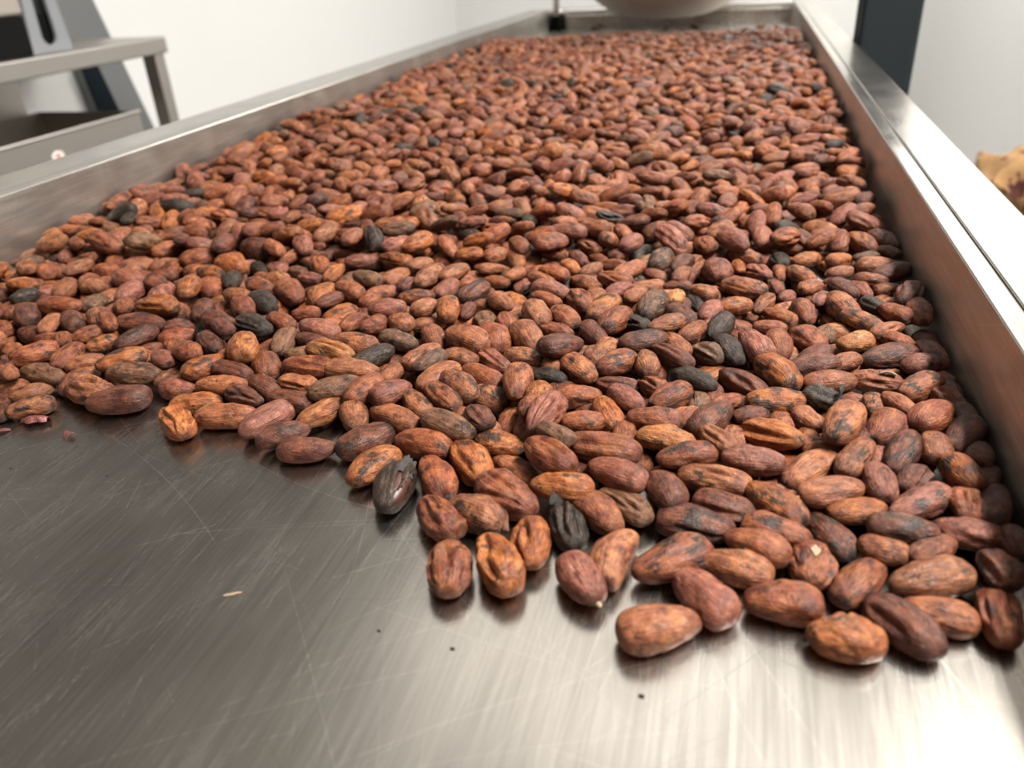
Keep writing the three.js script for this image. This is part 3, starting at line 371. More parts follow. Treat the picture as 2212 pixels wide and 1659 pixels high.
// the heap's near edge in the picture, drawn in a little
const EDGE = [[-400, 800], [0, 806], [300, 778], [450, 800], [700, 830], [900, 880], [1100, 960], [1250, 1005], [1400, 1020], [1600, 1080], [1800, 1100], [2000, 1170], [2300, 1230]];
const edgeAt = u => { for (let i = 1; i < EDGE.length; i++) if (u <= EDGE[i][0]) { const [a, b] = [EDGE[i - 1], EDGE[i]]; return lerp(a[1], b[1], clamp((u - a[0]) / (b[0] - a[0]))); } return 1230; };
function heapDepth(x, z) { // pixels behind the near edge of the heap
  const [u, v, d] = project(x, TY + 0.008, z); if (d < 0.05) return -1;
  if (u < 0) return (-0.275 - z) * 900 + 20 * Math.sin(x * 40);
  return edgeAt(u) - v;
}
const farFade = z => clamp((z + 1.97) / 0.25);
function drop(n, tries, topAt, zLo, zHi, ok, tiltMax) {
  let done = 0;
  for (let k = 0; k < n; k++) {
    let best = null;
    for (let t = 0; t < tries; t++) {
      const a = 0.0098 + 0.0042 * RP(), b = a * (0.48 + 0.16 * RP()), c = b * (0.68 + 0.24 * RP()), yaw = RP() * Math.PI, pitch = (RP() - 0.5) * tiltMax, roll = (RP() - 0.5) * tiltMax * 1.6;
      const R = rot(yaw, pitch, roll), E = ellipsoid(R, [a * SHRINK, c * SHRINK, b * SHRINK]), z = lerp(zLo, zHi, RP()), x = lerp(XL + 0.004 + E.ext[0], XR - 0.004 - E.ext[0], RP());
      if (!ok(x, z)) continue;
      const y = restHeight(E, x, z), over = y - topAt(x, z);
      if (over > 0) continue;
      if (!best || y < best.y) best = { E, x, y, z, a, b, c, yaw, pitch, roll };
    }
    if (!best) continue;
    stamp(best.E, best.x, best.y, best.z); scattered.push({ ...best, col: toneOf() }); done++;
  }
  return done;
}
// bottom layer where the heap is more than one bean deep
drop(1500, 5, () => 0.0085, -0.62, -0.14, (x, z) => heapDepth(x, z) > 0, 0.25);
// the beans of the photograph, those underneath first, then from the far ones to the near ones
const list = [];
for (const [ox, oy, s, rows] of TILES) for (const [cx, cy, L, W, ang, mark, name] of rows) list.push({ u: ox + cx * s, v: oy + cy * s, L: L * s, W: W * s, ang, col: mark[0], marks: mark.slice(1), name, under: mark.includes('u') });
list.sort((a, b) => (b.under - a.under) || (a.v - b.v));
list.forEach((b, n) => {
  const R0 = rng(900 + n), d = rayOf(b.u, b.v); let y = 0.007, fit, E, x, z, pitch = 0, roll = 0;
  // slide along the line of sight from the steel upwards until the bean rests on what lies there
  const at = h => { const s = (CAMH - h) / -d[1]; return [d[0] * s, d[2] * s]; };
  [x, z] = at(y); fit = fitBean([x, y, z], b.L, b.W, b.ang, R0);
  for (let pass = 0; pass < 2; pass++) {
    const ax = [fit[1] * 0.80, fit[3] * SHRINK, fit[2] * 0.80]; let found = 1e9;
    for (const [p, q] of pass ? [[0, 0], [-0.13, 0], [0.13, 0], [0, 0.2], [0, -0.2], [0.25, 0], [-0.25, 0]] : [[0, 0]]) {
      const EE = ellipsoid(rot(fit[0], p, q), ax);
      for (let h = EE.ext[1]; h < 0.04; h += 0.0004) { const [xx, zz] = at(h), xc = inside(xx, EE.ext[0]); if (restHeight(EE, xc, zz) <= h + 0.0005) { const score = h + 0.006 * Math.abs(p) + 0.004 * Math.abs(q); if (score < found) { found = score; E = EE; y = Math.max(h, EE.ext[1]); x = xc; z = zz; pitch = p; roll = q; } break; } }
    }
    if (!E) { E = ellipsoid(rot(fit[0], 0, 0), ax); y = 0.03;[x, z] = at(y); x = inside(x, E.ext[0]); }
    if (!pass) fit = fitBean([x, y, z], b.L, b.W, b.ang, R0);
  }
  stamp(E, x, y, z);
  placed.push({ ...b, x, y, z, a: fit[1], b: fit[2], c: fit[3], yaw: fit[0], pitch, roll, seed: n + 1 });
});
// holes between them, then the whole heap behind
drop(900, 6, () => 0.0115, -0.62, -0.14, (x, z) => heapDepth(x, z) > 25, 0.5);
const heapTop = (x, z) => (0.017 + 0.010 * sstep(-0.45, -1.0, z) + 0.003 * noise3(x * 7, 0, z * 7, 3)) * farFade(z) + 0.004;
const behind = (x, z) => { const [u, v] = project(x, TY + 0.012, z); return u < -20 ? heapDepth(x, z) > 0 : v < 548; };
for (const [z0, z1, n] of [[-0.8, -0.2, 1500], [-1.2, -0.8, 2300], [-1.6, -1.2, 2300], [-1.97, -1.6, 2500]]) drop(n, 7, heapTop, z0, z1, behind, 0.9);
console.log('beans read', placed.length, 'filled', scattered.length);

// ------------------------------------------------------------------ cocoa beans: the nearest as things of their own
placed.sort((p, q) => q.L * q.W - p.L * p.W);
const NEAR = Math.min(305, placed.length), own = placed.slice(0, NEAR);
for (const p of placed.slice(NEAR)) scattered.push(p);
const used = new Set(), landmarks = own.filter(p => p.name && LABELS[p.name]);
const SHORT = { BL: 'torn black shell', X: 'black withered bean', A: 'plump tan bean furthest out', V: 'bright orange creased bean', AG: 'plump dusty pink bean', AL: 'pale yellow folded bean', DF: 'horned black bean', DI: 'large round red bean', DA: 'smooth grey-black bean', AM: 'small grooved black bean', AN: 'bean with a crusty patch', BN: 'big upright orange bean', CB: 'long dark purple bean', BA: 'orange bean with curled ridges', FA: 'rounded shiny-crowned bean', FB: 'pebble-like pink bean', DV: 'pale blocky bean', DT: 'rough crusty bean', EB: 'stained bean by the wall', M: 'deeply grooved dark bean', BB: 'long straight tan bean', AK: 'very long slender bean' };
const TONE = { r: 'reddish-brown', t: 'tan', o: 'orange-brown', p: 'dusty pink', d: 'dark brown', k: 'grey-black', g: 'grey-brown', y: 'pale yellow' };
const STYLE = { s: 0, g: 1, w: 2, e: 3, m: 0, h: 1, t: 1 };
function sheet(fn, nu, nv, thick) { // closed thin sheet over fn(s, t) -> [x, y, z], rough outline allowed
  const P = [], idx = [], uv = [], at = (i, j, k) => (k * (nv + 1) + j) * (nu + 1) + i;
  for (let k = 0; k < 2; k++) for (let j = 0; j <= nv; j++) for (let i = 0; i <= nu; i++) { const q = fn(i / nu, j / nv); P.push(q[0], q[1] - k * thick, q[2]); uv.push(i / nu * 0.4, j / nv * 0.4); }
  const quad = (a, b, c, d) => idx.push(a, b, c, a, c, d);
  for (let j = 0; j < nv; j++) for (let i = 0; i < nu; i++) { quad(at(i, j, 0), at(i, j + 1, 0), at(i + 1, j + 1, 0), at(i + 1, j, 0)); quad(at(i, j, 1), at(i + 1, j, 1), at(i + 1, j + 1, 1), at(i, j + 1, 1)); }
  for (let i = 0; i < nu; i++) { quad(at(i, 0, 0), at(i + 1, 0, 0), at(i + 1, 0, 1), at(i, 0, 1)); quad(at(i, nv, 0), at(i, nv, 1), at(i + 1, nv, 1), at(i + 1, nv, 0)); }
  for (let j = 0; j < nv; j++) { quad(at(0, j, 0), at(0, j, 1), at(0, j + 1, 1), at(0, j + 1, 0)); quad(at(nu, j, 0), at(nu, j + 1, 0), at(nu, j + 1, 1), at(nu, j, 1)); }
  const g = new THREE.BufferGeometry(); g.setAttribute('position', new THREE.Float32BufferAttribute(P, 3)); g.setAttribute('uv', new THREE.Float32BufferAttribute(uv, 2)); g.setIndex(idx); g.computeVertexNormals(); return g;
}
const huskMat = (r, g, b, ro = 0.8) => new THREE.MeshPhysicalMaterial({ color: new THREE.Color().setRGB(r, g, b), map: beanMap, bumpMap: beanBump, bumpScale: 0.0003, roughness: ro });
const blackHusk = huskMat(0.04, 0.035, 0.03), greyHusk = huskMat(0.34, 0.27, 0.21), redHusk = huskMat(0.20, 0.055, 0.045, 0.45), paleHusk = huskMat(0.75, 0.58, 0.38);
const kernelMat = new THREE.MeshPhysicalMaterial({ color: new THREE.Color().setRGB(0.05, 0.016, 0.011), roughness: 0.45 });
const blob = (r, sx, sy, sz, seed) => { const g = new THREE.IcosahedronGeometry(r, 3), p = g.attributes.position; for (let i = 0; i < p.count; i++) { const k = 1 + 0.35 * noise3(p.getX(i) / r * 1.6, p.getY(i) / r * 1.6, p.getZ(i) / r * 1.6, seed); p.setXYZ(i, p.getX(i) * k * sx, p.getY(i) * k * sy, p.getZ(i) * k * sz); } g.computeVertexNormals(); return g; };
own.sort((p, q) => q.v - p.v).forEach((p, n) => {
  const big = p.L * p.W > 9000, st = STYLE[p.marks[0]] ?? [0, 0, 1, 2][p.seed % 4], L = 2 * p.a, W = 2 * p.b, T = 2 * p.c;
  const hole = p.name === 'BL' ? (u, v) => { const du = Math.atan2(Math.sin(u - 1.0), Math.cos(u - 1.0)); return Math.abs(du) < 0.06 + 0.34 * Math.exp(-Math.pow((v - 0.70) / 0.09, 2)) + 0.16 * noise3(v * 9, 1, 2, 5) && v > 0.1 && v < 0.93; } : null;
  const g = beanGeometry(L, W, T, p.seed * 17 + 5, p.col, st, big ? 72 : 52, big ? 50 : 36, p.marks.includes('m') ? 1 : 0, hole);
  const parts = { BL: 1, X: 1, DF: 1, DE: 1, T: 1, AA: 1, DO: 1, I: 1 }[p.name];
  let o;
  if (parts) { o = new THREE.Group(); o.name = numbered('cocoa_bean'); scene.add(o); mesh(p.name === 'BL' ? 'husk' : 'body', g, beanMat, o); } else { o = mesh('cocoa_bean', g, beanMat, scene); }
  o.position.set(p.x, TY + p.y, p.z); o.rotation.set(p.roll, p.yaw, p.pitch, 'YZX');
  const sg = Math.cos(p.yaw) < 0 ? -1 : 1;   // the end that lies to the right of the tray
  if (p.name === 'BL') { mesh('kernel', beanGeometry(L * 0.88, W * 0.84, T * 0.84, 91, 'd', 1, 48, 32).deleteAttribute('color'), kernelMat, o, 'glossy dark brown kernel'); mesh('husk_flap', sheet((s, t) => [L * (0.08 + 0.40 * s + 0.05 * noise3(s * 2, t * 9, 0, 6) * s), T * (0.50 - 0.34 * t * t - 0.12 * s * s + 0.06 * s * t), W * (0.05 + 0.40 * t - 0.12 * s * t)], 12, 14, 0.0003), blackHusk, o, 'ragged flap of black husk'); }
  if (p.name === 'X') mesh('husk_flap', sheet((s, t) => [L * (0.30 + 0.26 * s), T * (0.42 + 0.35 * Math.sin(s * 2.2) - 0.25 * t * t), W * (t - 0.5) * (0.75 - 0.4 * s) + 0.0006 * noise3(s * 5, t * 5, 0, 8)], 10, 8, 0.0004), blackHusk, o, 'curled black husk flap');
  if (p.name === 'DF') mesh('husk_flap', sheet((s, t) => [sg * L * (0.24 + 0.13 * Math.sin(s * 2.6) + 0.05 * t), T * (0.30 + 0.50 * s), W * (t - 0.45) * (0.8 - 0.4 * s)], 10, 6, 0.0012), blackHusk, o, 'curled horn of black husk');
  if (p.name === 'DE') mesh('husk_strip', sheet((s, t) => [sg * L * (0.02 + 0.30 * s), T * (0.52 + 0.10 * Math.sin(s * 3.1)), W * (0.10 + 0.13 * (t - 0.5) * (1 + 0.5 * noise3(s * 6, t, 1, 4)))], 12, 4, 0.0006), greyHusk, o, 'grey strip of peeling husk');
  if (p.name === 'T') { const k = mesh('stem', blob(0.0022, 1, 1, 1, 6), huskMat(0.25, 0.11, 0.06), o); k.position.set(sg * L * 0.5, 0, 0); }
  if (p.name === 'AA') { const k = mesh('stem', blob(0.0010, 1.6, 1, 1, 7), paleHusk, o, 'tiny pale stem'); k.position.set(sg * L * 0.5, -T * 0.05, 0); }
  if (p.name === 'I') { const k = mesh('husk_fleck', blob(0.0017, 1.5, 0.35, 0.8, 9), paleHusk, o, 'pale yellow fleck'); k.position.set(L * 0.08, T * 0.49, W * 0.05); }
  if (p.name === 'DO') { const k = mesh('stem', blob(0.0011, 1.8, 0.8, 0.8, 12), paleHusk, o); k.position.set(-sg * L * 0.5, 0, 0); }
  { // let the real underside touch what the bean rests on
    o.updateMatrixWorld(true); const q = g.attributes.position, v = new THREE.Vector3(); let lo = 1e9;
    for (let i = 0; i < q.count; i += 3) { v.fromBufferAttribute(q, i).applyMatrix4(o.matrixWorld); if (v.y < lo) lo = v.y; }
    const E = ellipsoid(rot(p.yaw, p.pitch, p.roll), [p.a * 0.80, p.c * SHRINK, p.b * 0.80]); o.position.y -= lo - (TY + p.y - E.ext[1]);
  }
  let label = LABELS[p.name];
  if (!label) {
    const size = L > 0.0262 ? 'long' : L < 0.0195 ? 'short' : 'medium', form = W / L > 0.66 ? 'rounded' : W / L < 0.5 ? 'slim' : 'oval';
    const near = landmarks.filter(q => SHORT[q.name]).sort((q, r) => Math.hypot(q.x - p.x, q.z - p.z) - Math.hypot(r.x - p.x, r.z - p.z));
    const look = p.marks.includes('m') ? 'mouldy ' : p.marks.includes('w') ? 'wrinkled ' : p.marks.includes('g') ? 'grooved ' : '', lie = p.under ? ' half buried' : p.pitch ? ' tilted' : '';
    const base = `${size} ${form} ${look}${TONE[p.col]} bean${lie} near the ${SHORT[near[0].name]}`;
    label = base;
    for (let k = 1; used.has(label) && k < 4; k++) { label = `${size} ${form} ${look}${TONE[p.col]} bean${lie} from the ${SHORT[near[0].name]} towards the ${SHORT[near[k].name]}`; if (label.split(' ').length > 16) label = base; }
    used.add(label);
  }
  tag(o, label, 'cocoa bean', 'cocoa beans spread in the tray');
});
// a few strays on the clean steel at the far end
[[1290, 46], [1440, 46], [1502, 45], [1643, 44], [1678, 52]].forEach(([u, v], i) => {
  const d = rayOf(u, 57), s = (CAMH - 0.005) / -d[1], x = clamp(d[0] * s, XL + 0.02, XR - 0.02), z = Math.max(d[2] * s, ZF + 0.04 + 0.004 * i);
  const o = mesh('cocoa_bean', beanGeometry(0.024, 0.013, 0.0095, 700 + i, i % 2 ? 'd' : 'r', 0, 32, 22), beanMat, scene); o.position.set(x, TY + 0.0047, z); o.rotation.y = 0.3 + i * 1.1;
  tag(o, 'stray cocoa bean on the clean steel by the chrome end rod', 'cocoa bean', 'cocoa beans spread in the tray');
});
// the rest of the heap
{
  const G = new THREE.Group(); G.name = 'cocoa_bean_heap'; G.userData = { kind: 'stuff', label: 'deep spread of cocoa beans filling the far part of the tray', category: 'cocoa beans' }; scene.add(G);
  const byTone = {}; for (const b of scattered) (byTone[b.col] ??= []).push(b);
  const q = new THREE.Quaternion(), M = new THREE.Matrix4(), e = new THREE.Euler(), RS = rng(99);
  for (const c of Object.keys(byTone)) {
    const kinds = byTone[c].length > 500 ? 5 : byTone[c].length > 100 ? 3 : 2;
    for (let k = 0; k < kinds; k++) {
      const rows = byTone[c].filter((b, i) => i % kinds === k);
      const im = new THREE.InstancedMesh(beanGeometry(2, 2, 2, 300 + k * 31 + c.charCodeAt(0), c, [0, 1, 2, 0, 1][k], 36, 24, k === 1 ? 0.6 : 0), beanMat, rows.length);
      im.name = 'heap_beans'; im.userData.kind = 'stuff'; im.castShadow = im.receiveShadow = true;
      rows.forEach((b, i) => { e.set(b.roll, b.yaw + (RS() < 0.5 ? Math.PI : 0), b.pitch, 'YZX'); M.compose(new THREE.Vector3(b.x, TY + b.y, b.z), q.setFromEuler(e), new THREE.Vector3(b.a, b.c, b.b)); im.setMatrixAt(i, M); const t = 0.8 + 0.4 * RS(); im.setColorAt(i, new THREE.Color().setRGB(t * (1.03 - 0.08 * RS()), t, t * (0.9 + 0.2 * RS()))); });
      G.add(im);
    }
  }
}

// ------------------------------------------------------------------ crumbs on the steel
const onSteel = (u, v, h = 0) => { const d = rayOf(u, v), s = (CAMH - h) / -d[1]; return [d[0] * s, TY + h, d[2] * s]; };
{
  const a = mesh('husk_fragment', sheet((s, t) => [0.0125 * (s - 0.5), 0.0042 * Math.sin(t * 2.6) * (0.6 + 0.4 * Math.sin(s * 3)) + 0.0004, 0.0055 * (t - 0.5) * (0.5 + Math.sin(s * 2.9)) + 0.0006 * noise3(s * 7, t * 4, 0, 2)], 14, 8, 0.00035), redHusk, scene);
  a.position.set(...onSteel(79, 914)); a.rotation.y = 0.35; tag(a, 'dark red broken piece of husk under the cracked tan bean', 'husk');
  const b = mesh('husk_fragment', sheet((s, t) => [0.0042 * (s - 0.5), 0.0022 * Math.sin(s * 2.4) + 0.0004, 0.0045 * (t - 0.5) * (0.4 + s)], 8, 6, 0.0004), redHusk, scene);
  b.position.set(...onSteel(148, 945)); b.rotation.y = 1.3; tag(b, 'tiny dark red husk chip alone on bare steel', 'husk');
  const c = mesh('husk_fragment', sheet((s, t) => [0.007 * (s - 0.5), 0.0012 * Math.sin(s * 3) + 0.0004, 0.002 * (t - 0.5) * (0.4 + Math.sin(s * 3))], 8, 4, 0.0004), redHusk, scene);
  c.position.set(...onSteel(6, 934)); c.rotation.y = 0.7; tag(c, 'thin reddish sliver of husk on bare steel', 'husk');
  const f = mesh('husk_fibre', blob(0.0014, 2.3, 0.25, 0.45, 3), paleHusk, scene); f.position.set(...onSteel(502, 1283, 0.0003)); f.rotation.y = 0.45; tag(f, 'pale straw-coloured fibre lying on bare steel', 'fibre');
  [[977, 1401, 0.0005], [1385, 1503, 0.0006], [818, 1362, 0.0004], [230, 1026, 0.00035], [23, 1011, 0.00035], [600, 800, 0.0004]].forEach(([u, v, r], i) => { if (i === 5) return; const k = mesh('crumb', blob(r, 1.5, 0.6, 1, 20 + i), huskMat(0.06, 0.04, 0.03), scene); k.position.set(...onSteel(u, v, r * 0.4)); tag(k, 'tiny dark speck of husk on the bare steel', 'crumb', 'specks of husk on the bare steel'); });
}

// ------------------------------------------------------------------ far end of the tray
{
  const P = thing('chrome_post', 'shiny chrome post standing in the far corner of the tray', 'post', [XL + 0.018, TY, ZF + 0.03]);
  const foot = new THREE.LatheGeometry([[0, 0], [0.016, 0], [0.0165, 0.003], [0.0145, 0.012], [0.013, 0.032], [0.0115, 0.036], [0, 0.036]].map(p => new THREE.Vector2(...p)), 24);
  mesh('foot', foot, blackRubber, P, 'black foot');
  const t = new THREE.CylinderGeometry(0.0105, 0.0105, 0.6, 24); t.translate(0, 0.336, 0); mesh('tube', t, chrome, P);
  // round steel bowl held over the end of the tray
  const B = thing('steel_bowl', 'round steel bowl held over the far end of the tray', 'bowl', [-0.188, TY + 0.036, -2.1]);
  const prof = []; for (let i = 0; i <= 18; i++) { const a = i / 18 * 1.35; prof.push(new THREE.Vector2(0.05 + 0.17 * Math.sin(a), 0.155 * (1 - Math.cos(a)))); }
  for (let i = 18; i >= 0; i--) { const a = i / 18 * 1.35; prof.push(new THREE.Vector2(0.05 + 0.166 * Math.sin(a) - 0.001, 0.155 * (1 - Math.cos(a)) + 0.0025)); }
  prof.unshift(new THREE.Vector2(0, 0)); prof.push(new THREE.Vector2(0, 0.0025));
  mesh('shell', new THREE.LatheGeometry(prof, 64), satinSteel, B);
  const ringG = new THREE.TorusGeometry(0.217, 0.005, 12, 64); ringG.rotateX(Math.PI / 2); ringG.translate(0, 0.122, 0); mesh('rim', ringG, plainSteel, B);
  for (const s of [-1, 1]) mesh('bracket', rbox(s * 0.08 - 0.012, s * 0.08 + 0.012, 0.0165, 0.05, -0.23, -0.14, 0.003), plainSteel, B);
}

// ------------------------------------------------------------------ dark post and jute sack on the right
{
  const P = thing('steel_post', 'charcoal square steel post standing behind the tray flange', 'post', [0.2, 0, -1.4]);
  mesh('tube', rbox(-0.0405, 0.0405, 0.008, ROOM.h, -0.04, 0.04, 0.006), charcoal, P);
  mesh('base_plate', rbox(-0.048, 0.075, 0, 0.008, -0.075, 0.075, 0.002), charcoal, P);
  const S = thing('jute_sack', 'jute sack with dark reddish print, folded over at the top', 'sack', [0.75, 0, -2.12]);
  const nu = 96, nv = 64, pos = [], uv = [], idx = [];
  for (let j = 0; j <= nv; j++) for (let i = 0; i <= nu; i++) {
    const u = i / nu * Math.PI * 2, v = j / nv, cu = Math.cos(u), su = Math.sin(u);
    const y0 = v < 0.6 ? 0.40 * v / 0.6 : 0.40 + 0.13 * Math.sin((v - 0.6) / 0.4 * Math.PI / 2), top = sstep(0.35, 0.7, v), w = 1 - sstep(0.95, 1, v);
    let r = 0.20 * Math.pow(Math.sin(Math.min(1, v / 0.12) * Math.PI / 2), 0.6) * (v < 0.6 ? 1 : Math.pow(Math.max(0, 1 - Math.pow((v - 0.6) / 0.4, 2.4)), 0.5));
    const fold = 1 - 2 * Math.abs(noise3(cu * 1.3 + 2, v * 9 + 0.8 * cu, su * 1.3, 6));
    r *= 1 + 0.06 * noise3(cu * 1.5, v * 3, su * 1.5, 5) + w * (0.03 + 0.12 * top) * fold + w * 0.02 * noise3(cu * 6, v * 9, su * 6, 7);
    pos.push(r * cu * 1.02, y0 + w * 0.035 * top * fold + 0.02 * top * w * noise3(cu * 3, v * 5, su * 3, 9), r * su); uv.push(u * 0.2, v * 0.62);
  }
  for (let j = 0; j < nv; j++) for (let i = 0; i < nu; i++) { const a = j * (nu + 1) + i; idx.push(a, a + nu + 1, a + 1, a + 1, a + nu + 1, a + nu + 2); }
  const g = new THREE.BufferGeometry(); g.setAttribute('position', new THREE.Float32BufferAttribute(pos, 3)); g.setAttribute('uv', new THREE.Float32BufferAttribute(uv, 2)); g.setIndex(idx); g.computeVertexNormals();
  const weave = (i, j) => 0.5 + 0.5 * Math.sin(i * 0.8) * Math.sin(j * 0.8);
  const jm = dataTex(512, 512, (i, j) => { const w = 0.9 + 0.1 * weave(i, j) + 0.06 * noiseW(i / 16, j / 16, 32, 32, 4), ink = sstep(0.25, 0.45, noiseW(i / 42.67, j / 64, 12, 8, 14) + 0.25 * noiseW(i / 12.8, j / 12.8, 40, 40, 15)); return [lerp(0.60 * w, 0.27, ink), lerp(0.46 * w, 0.13, ink), lerp(0.30 * w, 0.10, ink)]; }, true);
  const jb = dataTex(512, 512, weave); jm.repeat.set(3, 3); jb.repeat.set(3, 3);
  mesh('cloth', g, new THREE.MeshStandardMaterial({ map: jm, bumpMap: jb, bumpScale: 0.0008, roughness: 0.95 }), S);
  const tor = new THREE.TorusKnotGeometry(0.012, 0.004, 40, 6, 2, 3); tor.translate(-0.17, 0.46, 0.11); mesh('tie', tor, huskMat(0.5, 0.36, 0.2), S);
}

// ------------------------------------------------------------------ steel bench on the left with what stands on and under it
{
  const x = -1.56, zE = -2.08, zN = -0.75, top = 0.885;
  const B = thing('steel_bench', 'stainless steel workbench along the cool white wall', 'bench', [0, 0, 0]);
  mesh('wall_rail', rbox(-1.999, x - 0.372, 0.57, top - 0.005, -1.9, zN, 0.003), plainSteel, B); mesh('worktop', rbox(x - 0.37, x, top - 0.042, top, zE, zN, 0.004), plainSteel, B);
  for (const [lx, lz] of [[x - 0.05, zE + 0.012], [x - 0.05, zN - 0.052]]) mesh('leg', rbox(lx, lx + 0.042, 0, top - 0.042, lz, lz + 0.042, 0.003), plainSteel, B);
  mesh('lower_shelf', rbox(x - 0.36, x - 0.012, 0.60, 0.63, zE + 0.16, zN - 0.055, 0.003), plainSteel, B);
  for (const lx of [x - 0.05, x - 0.36]) mesh('shelf_rail', rbox(lx, lx + 0.042, 0.57, 0.5995, zE + 0.0545, zN - 0.0525, 0.003), plainSteel, B);
  // deep sheet pan on the shelf
  const P = thing('sheet_pan', 'deep dark metal pan with a round sticker on the bench shelf', 'pan', [0, 0.631, 0]);
  const px0 = x - 0.35, px1 = x - 0.018, pz0 = -1.92, pz1 = -0.9, ph = 0.082;
  mesh('base', box(px0, px1, 0, 0.003, pz0, pz1), darkSteel, P);
  for (const [a, b, c, d] of [[px0, px0 + 0.003, pz0, pz1], [px1 - 0.003, px1, pz0, pz1], [px0 + 0.003, px1 - 0.003, pz0, pz0 + 0.003], [px0 + 0.003, px1 - 0.003, pz1 - 0.003, pz1]]) mesh('side', rbox(a, b, 0.003, ph, c, d, 0.001), b - a < 0.01 && b === px1 ? plainSteel : darkSteel, P);
  const rimBar = new THREE.CylinderGeometry(0.005, 0.005, pz1 - pz0, 12); rimBar.rotateX(Math.PI / 2); rimBar.translate(px1, ph, (pz0 + pz1) / 2); mesh('rolled_edge', rimBar, plainSteel, P);
  const stick = new THREE.CylinderGeometry(0.014, 0.014, 0.0008, 28); stick.rotateZ(Math.PI / 2); stick.scale(1, 0.8, 1.35); stick.translate(px1 + 0.0006, 0.034, -1.60);
  const sk = mesh('sticker', stick, new THREE.MeshStandardMaterial({ color: 0xe9e4de, roughness: 0.5 }), P, 'oval white sticker with red print');
  const red = new THREE.CylinderGeometry(0.006, 0.006, 0.0006, 20); red.rotateZ(Math.PI / 2); red.scale(1, 0.6, 1.5); red.translate(px1 + 0.0013, 0.034, -1.60); mesh('sticker_print', red, new THREE.MeshStandardMaterial({ color: 0xc23a34, roughness: 0.5 }), sk);
  // grey slotted holder, grey tapered tub and a black box on the worktop
  const grey = new THREE.MeshStandardMaterial({ color: new THREE.Color().setRGB(0.19, 0.195, 0.20), roughness: 0.5 }), lightGrey = new THREE.MeshStandardMaterial({ color: new THREE.Color().setRGB(0.21, 0.22, 0.235), roughness: 0.45 });
  const H = thing('plastic_holder', 'grey plastic holder with a U-shaped slot on the bench', 'holder', [-1.668, top, -1.715]);
  const sh = new THREE.Shape(); sh.moveTo(-0.062, 0); sh.lineTo(0.062, 0); sh.lineTo(0.034, 0.26); sh.lineTo(-0.034, 0.26); sh.closePath();
  const slot = new THREE.Path(); slot.moveTo(-0.019, 0.20); slot.lineTo(-0.025, 0.037); slot.absarc(0, 0.037, 0.025, Math.PI, 2 * Math.PI, false); slot.lineTo(0.019, 0.20); slot.closePath(); sh.holes.push(slot);
  const front = new THREE.ExtrudeGeometry(sh, { depth: 0.006, bevelEnabled: true, bevelSize: 0.002, bevelThickness: 0.002, bevelSegments: 2 }); front.rotateY(Math.PI / 2); front.translate(0.055, 0.002, 0);
  mesh('front_panel', front, lightGrey, H);
  const shb = new THREE.Shape(); shb.moveTo(-0.062, 0); shb.lineTo(0.062, 0); shb.lineTo(0.034, 0.26); shb.lineTo(-0.034, 0.26); shb.closePath();
  const back = new THREE.ExtrudeGeometry(shb, { depth: 0.006, bevelEnabled: false }); back.rotateY(Math.PI / 2); back.translate(-0.055, 0, 0); mesh('back_panel', back, grey, H);
  for (const s of [-1, 1]) { const side = new THREE.BoxGeometry(0.104, 0.262, 0.005); side.rotateX(s * -0.107); side.translate(0, 0.131, s * 0.047); mesh('side_panel', side, grey, H); }
  const ins = rbox(-0.045, 0.044, 0.001, 0.085, -0.036, 0.036, 0.004); mesh('inner_block', ins, blackRubber, H, 'black block inside');
  const K = thing('black_box', 'black box on the bench beside the slotted holder', 'box', [x - 0.125, top, -1.535]);
  mesh('body', rbox(-0.09, 0.09, 0, 0.085, -0.11, 0.11, 0.006), blackRubber, K); mesh('lid', rbox(-0.092, 0.092, 0.0855, 0.30, -0.112, 0.112, 0.01), new THREE.MeshStandardMaterial({ color: new THREE.Color().setRGB(0.30, 0.265, 0.235), roughness: 0.6 }), K);
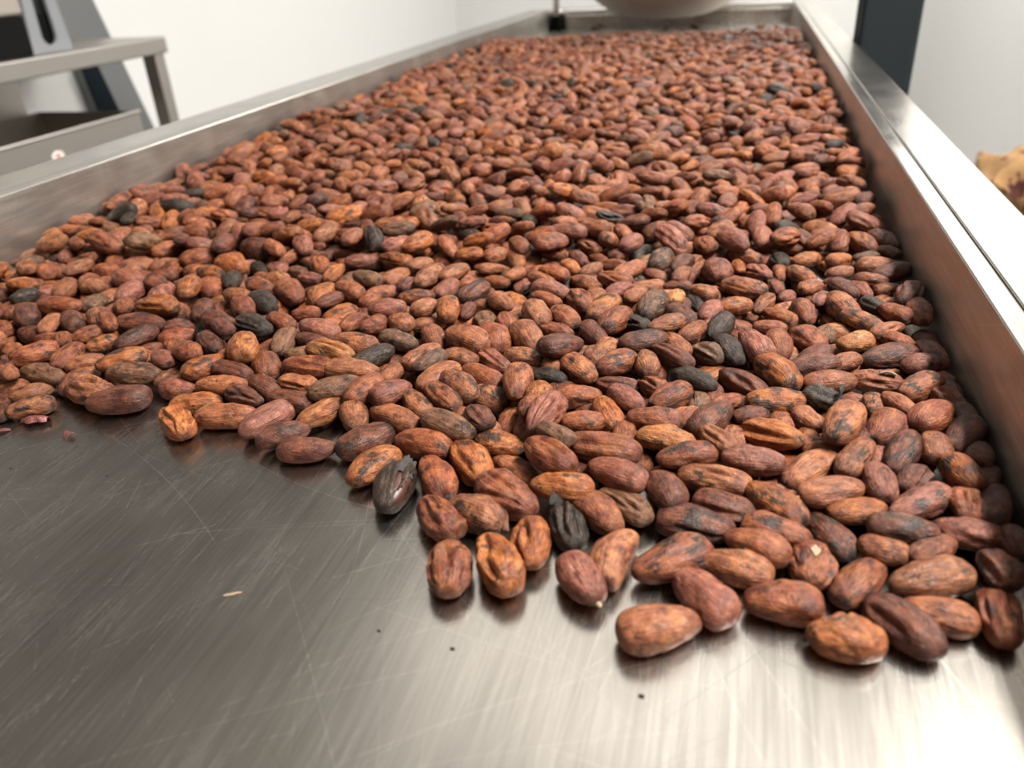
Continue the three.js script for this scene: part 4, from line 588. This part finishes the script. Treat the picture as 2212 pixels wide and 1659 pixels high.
  // grey tapered panel behind the bench
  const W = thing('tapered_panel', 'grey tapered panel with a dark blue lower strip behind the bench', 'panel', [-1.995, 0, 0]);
  const poly = (pts, d, x0) => { const q = new THREE.Shape(); pts.forEach(([z, y], i) => i ? q.lineTo(-z, y) : q.moveTo(-z, y)); q.closePath(); const g = new THREE.ExtrudeGeometry(q, { depth: d, bevelEnabled: true, bevelSize: 0.001, bevelThickness: 0.001, bevelSegments: 1 }); g.rotateY(Math.PI / 2); g.translate(x0 + 0.001, 0, 0); return g; };
  mesh('body', poly([[-2.31, 0.001], [-2.625, 0.001], [-2.265, 1.14], [-2.125, 1.14]], 0.028, 0), new THREE.MeshStandardMaterial({ color: new THREE.Color().setRGB(0.13, 0.135, 0.135), roughness: 0.6 }), W);
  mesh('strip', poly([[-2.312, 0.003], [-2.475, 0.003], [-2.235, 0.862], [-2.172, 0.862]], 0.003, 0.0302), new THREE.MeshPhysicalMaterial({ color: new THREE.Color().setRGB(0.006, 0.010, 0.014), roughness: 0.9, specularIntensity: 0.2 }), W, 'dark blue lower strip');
  // cupboards high on the left wall, which the steel mirrors
  for (let i = 0; i < 4; i++) {
    const z1 = 1.2 - i * 1.05, C = thing('wall_cupboard', ['dark grey wall cupboard nearest the back wall', 'dark grey wall cupboard above the camera side of the bench', 'dark grey wall cupboard above the sheet pan', 'dark grey wall cupboard beyond the bench end'][i], 'cupboard', [-2.0, 1.72, z1]);
    const cm = new THREE.MeshStandardMaterial({ color: new THREE.Color().setRGB(0.075, 0.072, 0.07), roughness: 0.5 });
    mesh('carcass', rbox(0, 0.40, 0, 0.86, -1.045, 0, 0.003), cm, C);
    for (const s of [0, 1]) { const d = mesh('door', rbox(0.4005, 0.42, 0.01, 0.85, -1.04 + s * 0.5225, -0.5225 + s * 0.5225 - 0.005, 0.003), cm, C); mesh('handle', rbox(0.4205, 0.432, 0.06, 0.2, -0.545 + s * 0.03, -0.535 + s * 0.03, 0.003), plainSteel, d); }
  }
}
renderer.render(scene, camera);
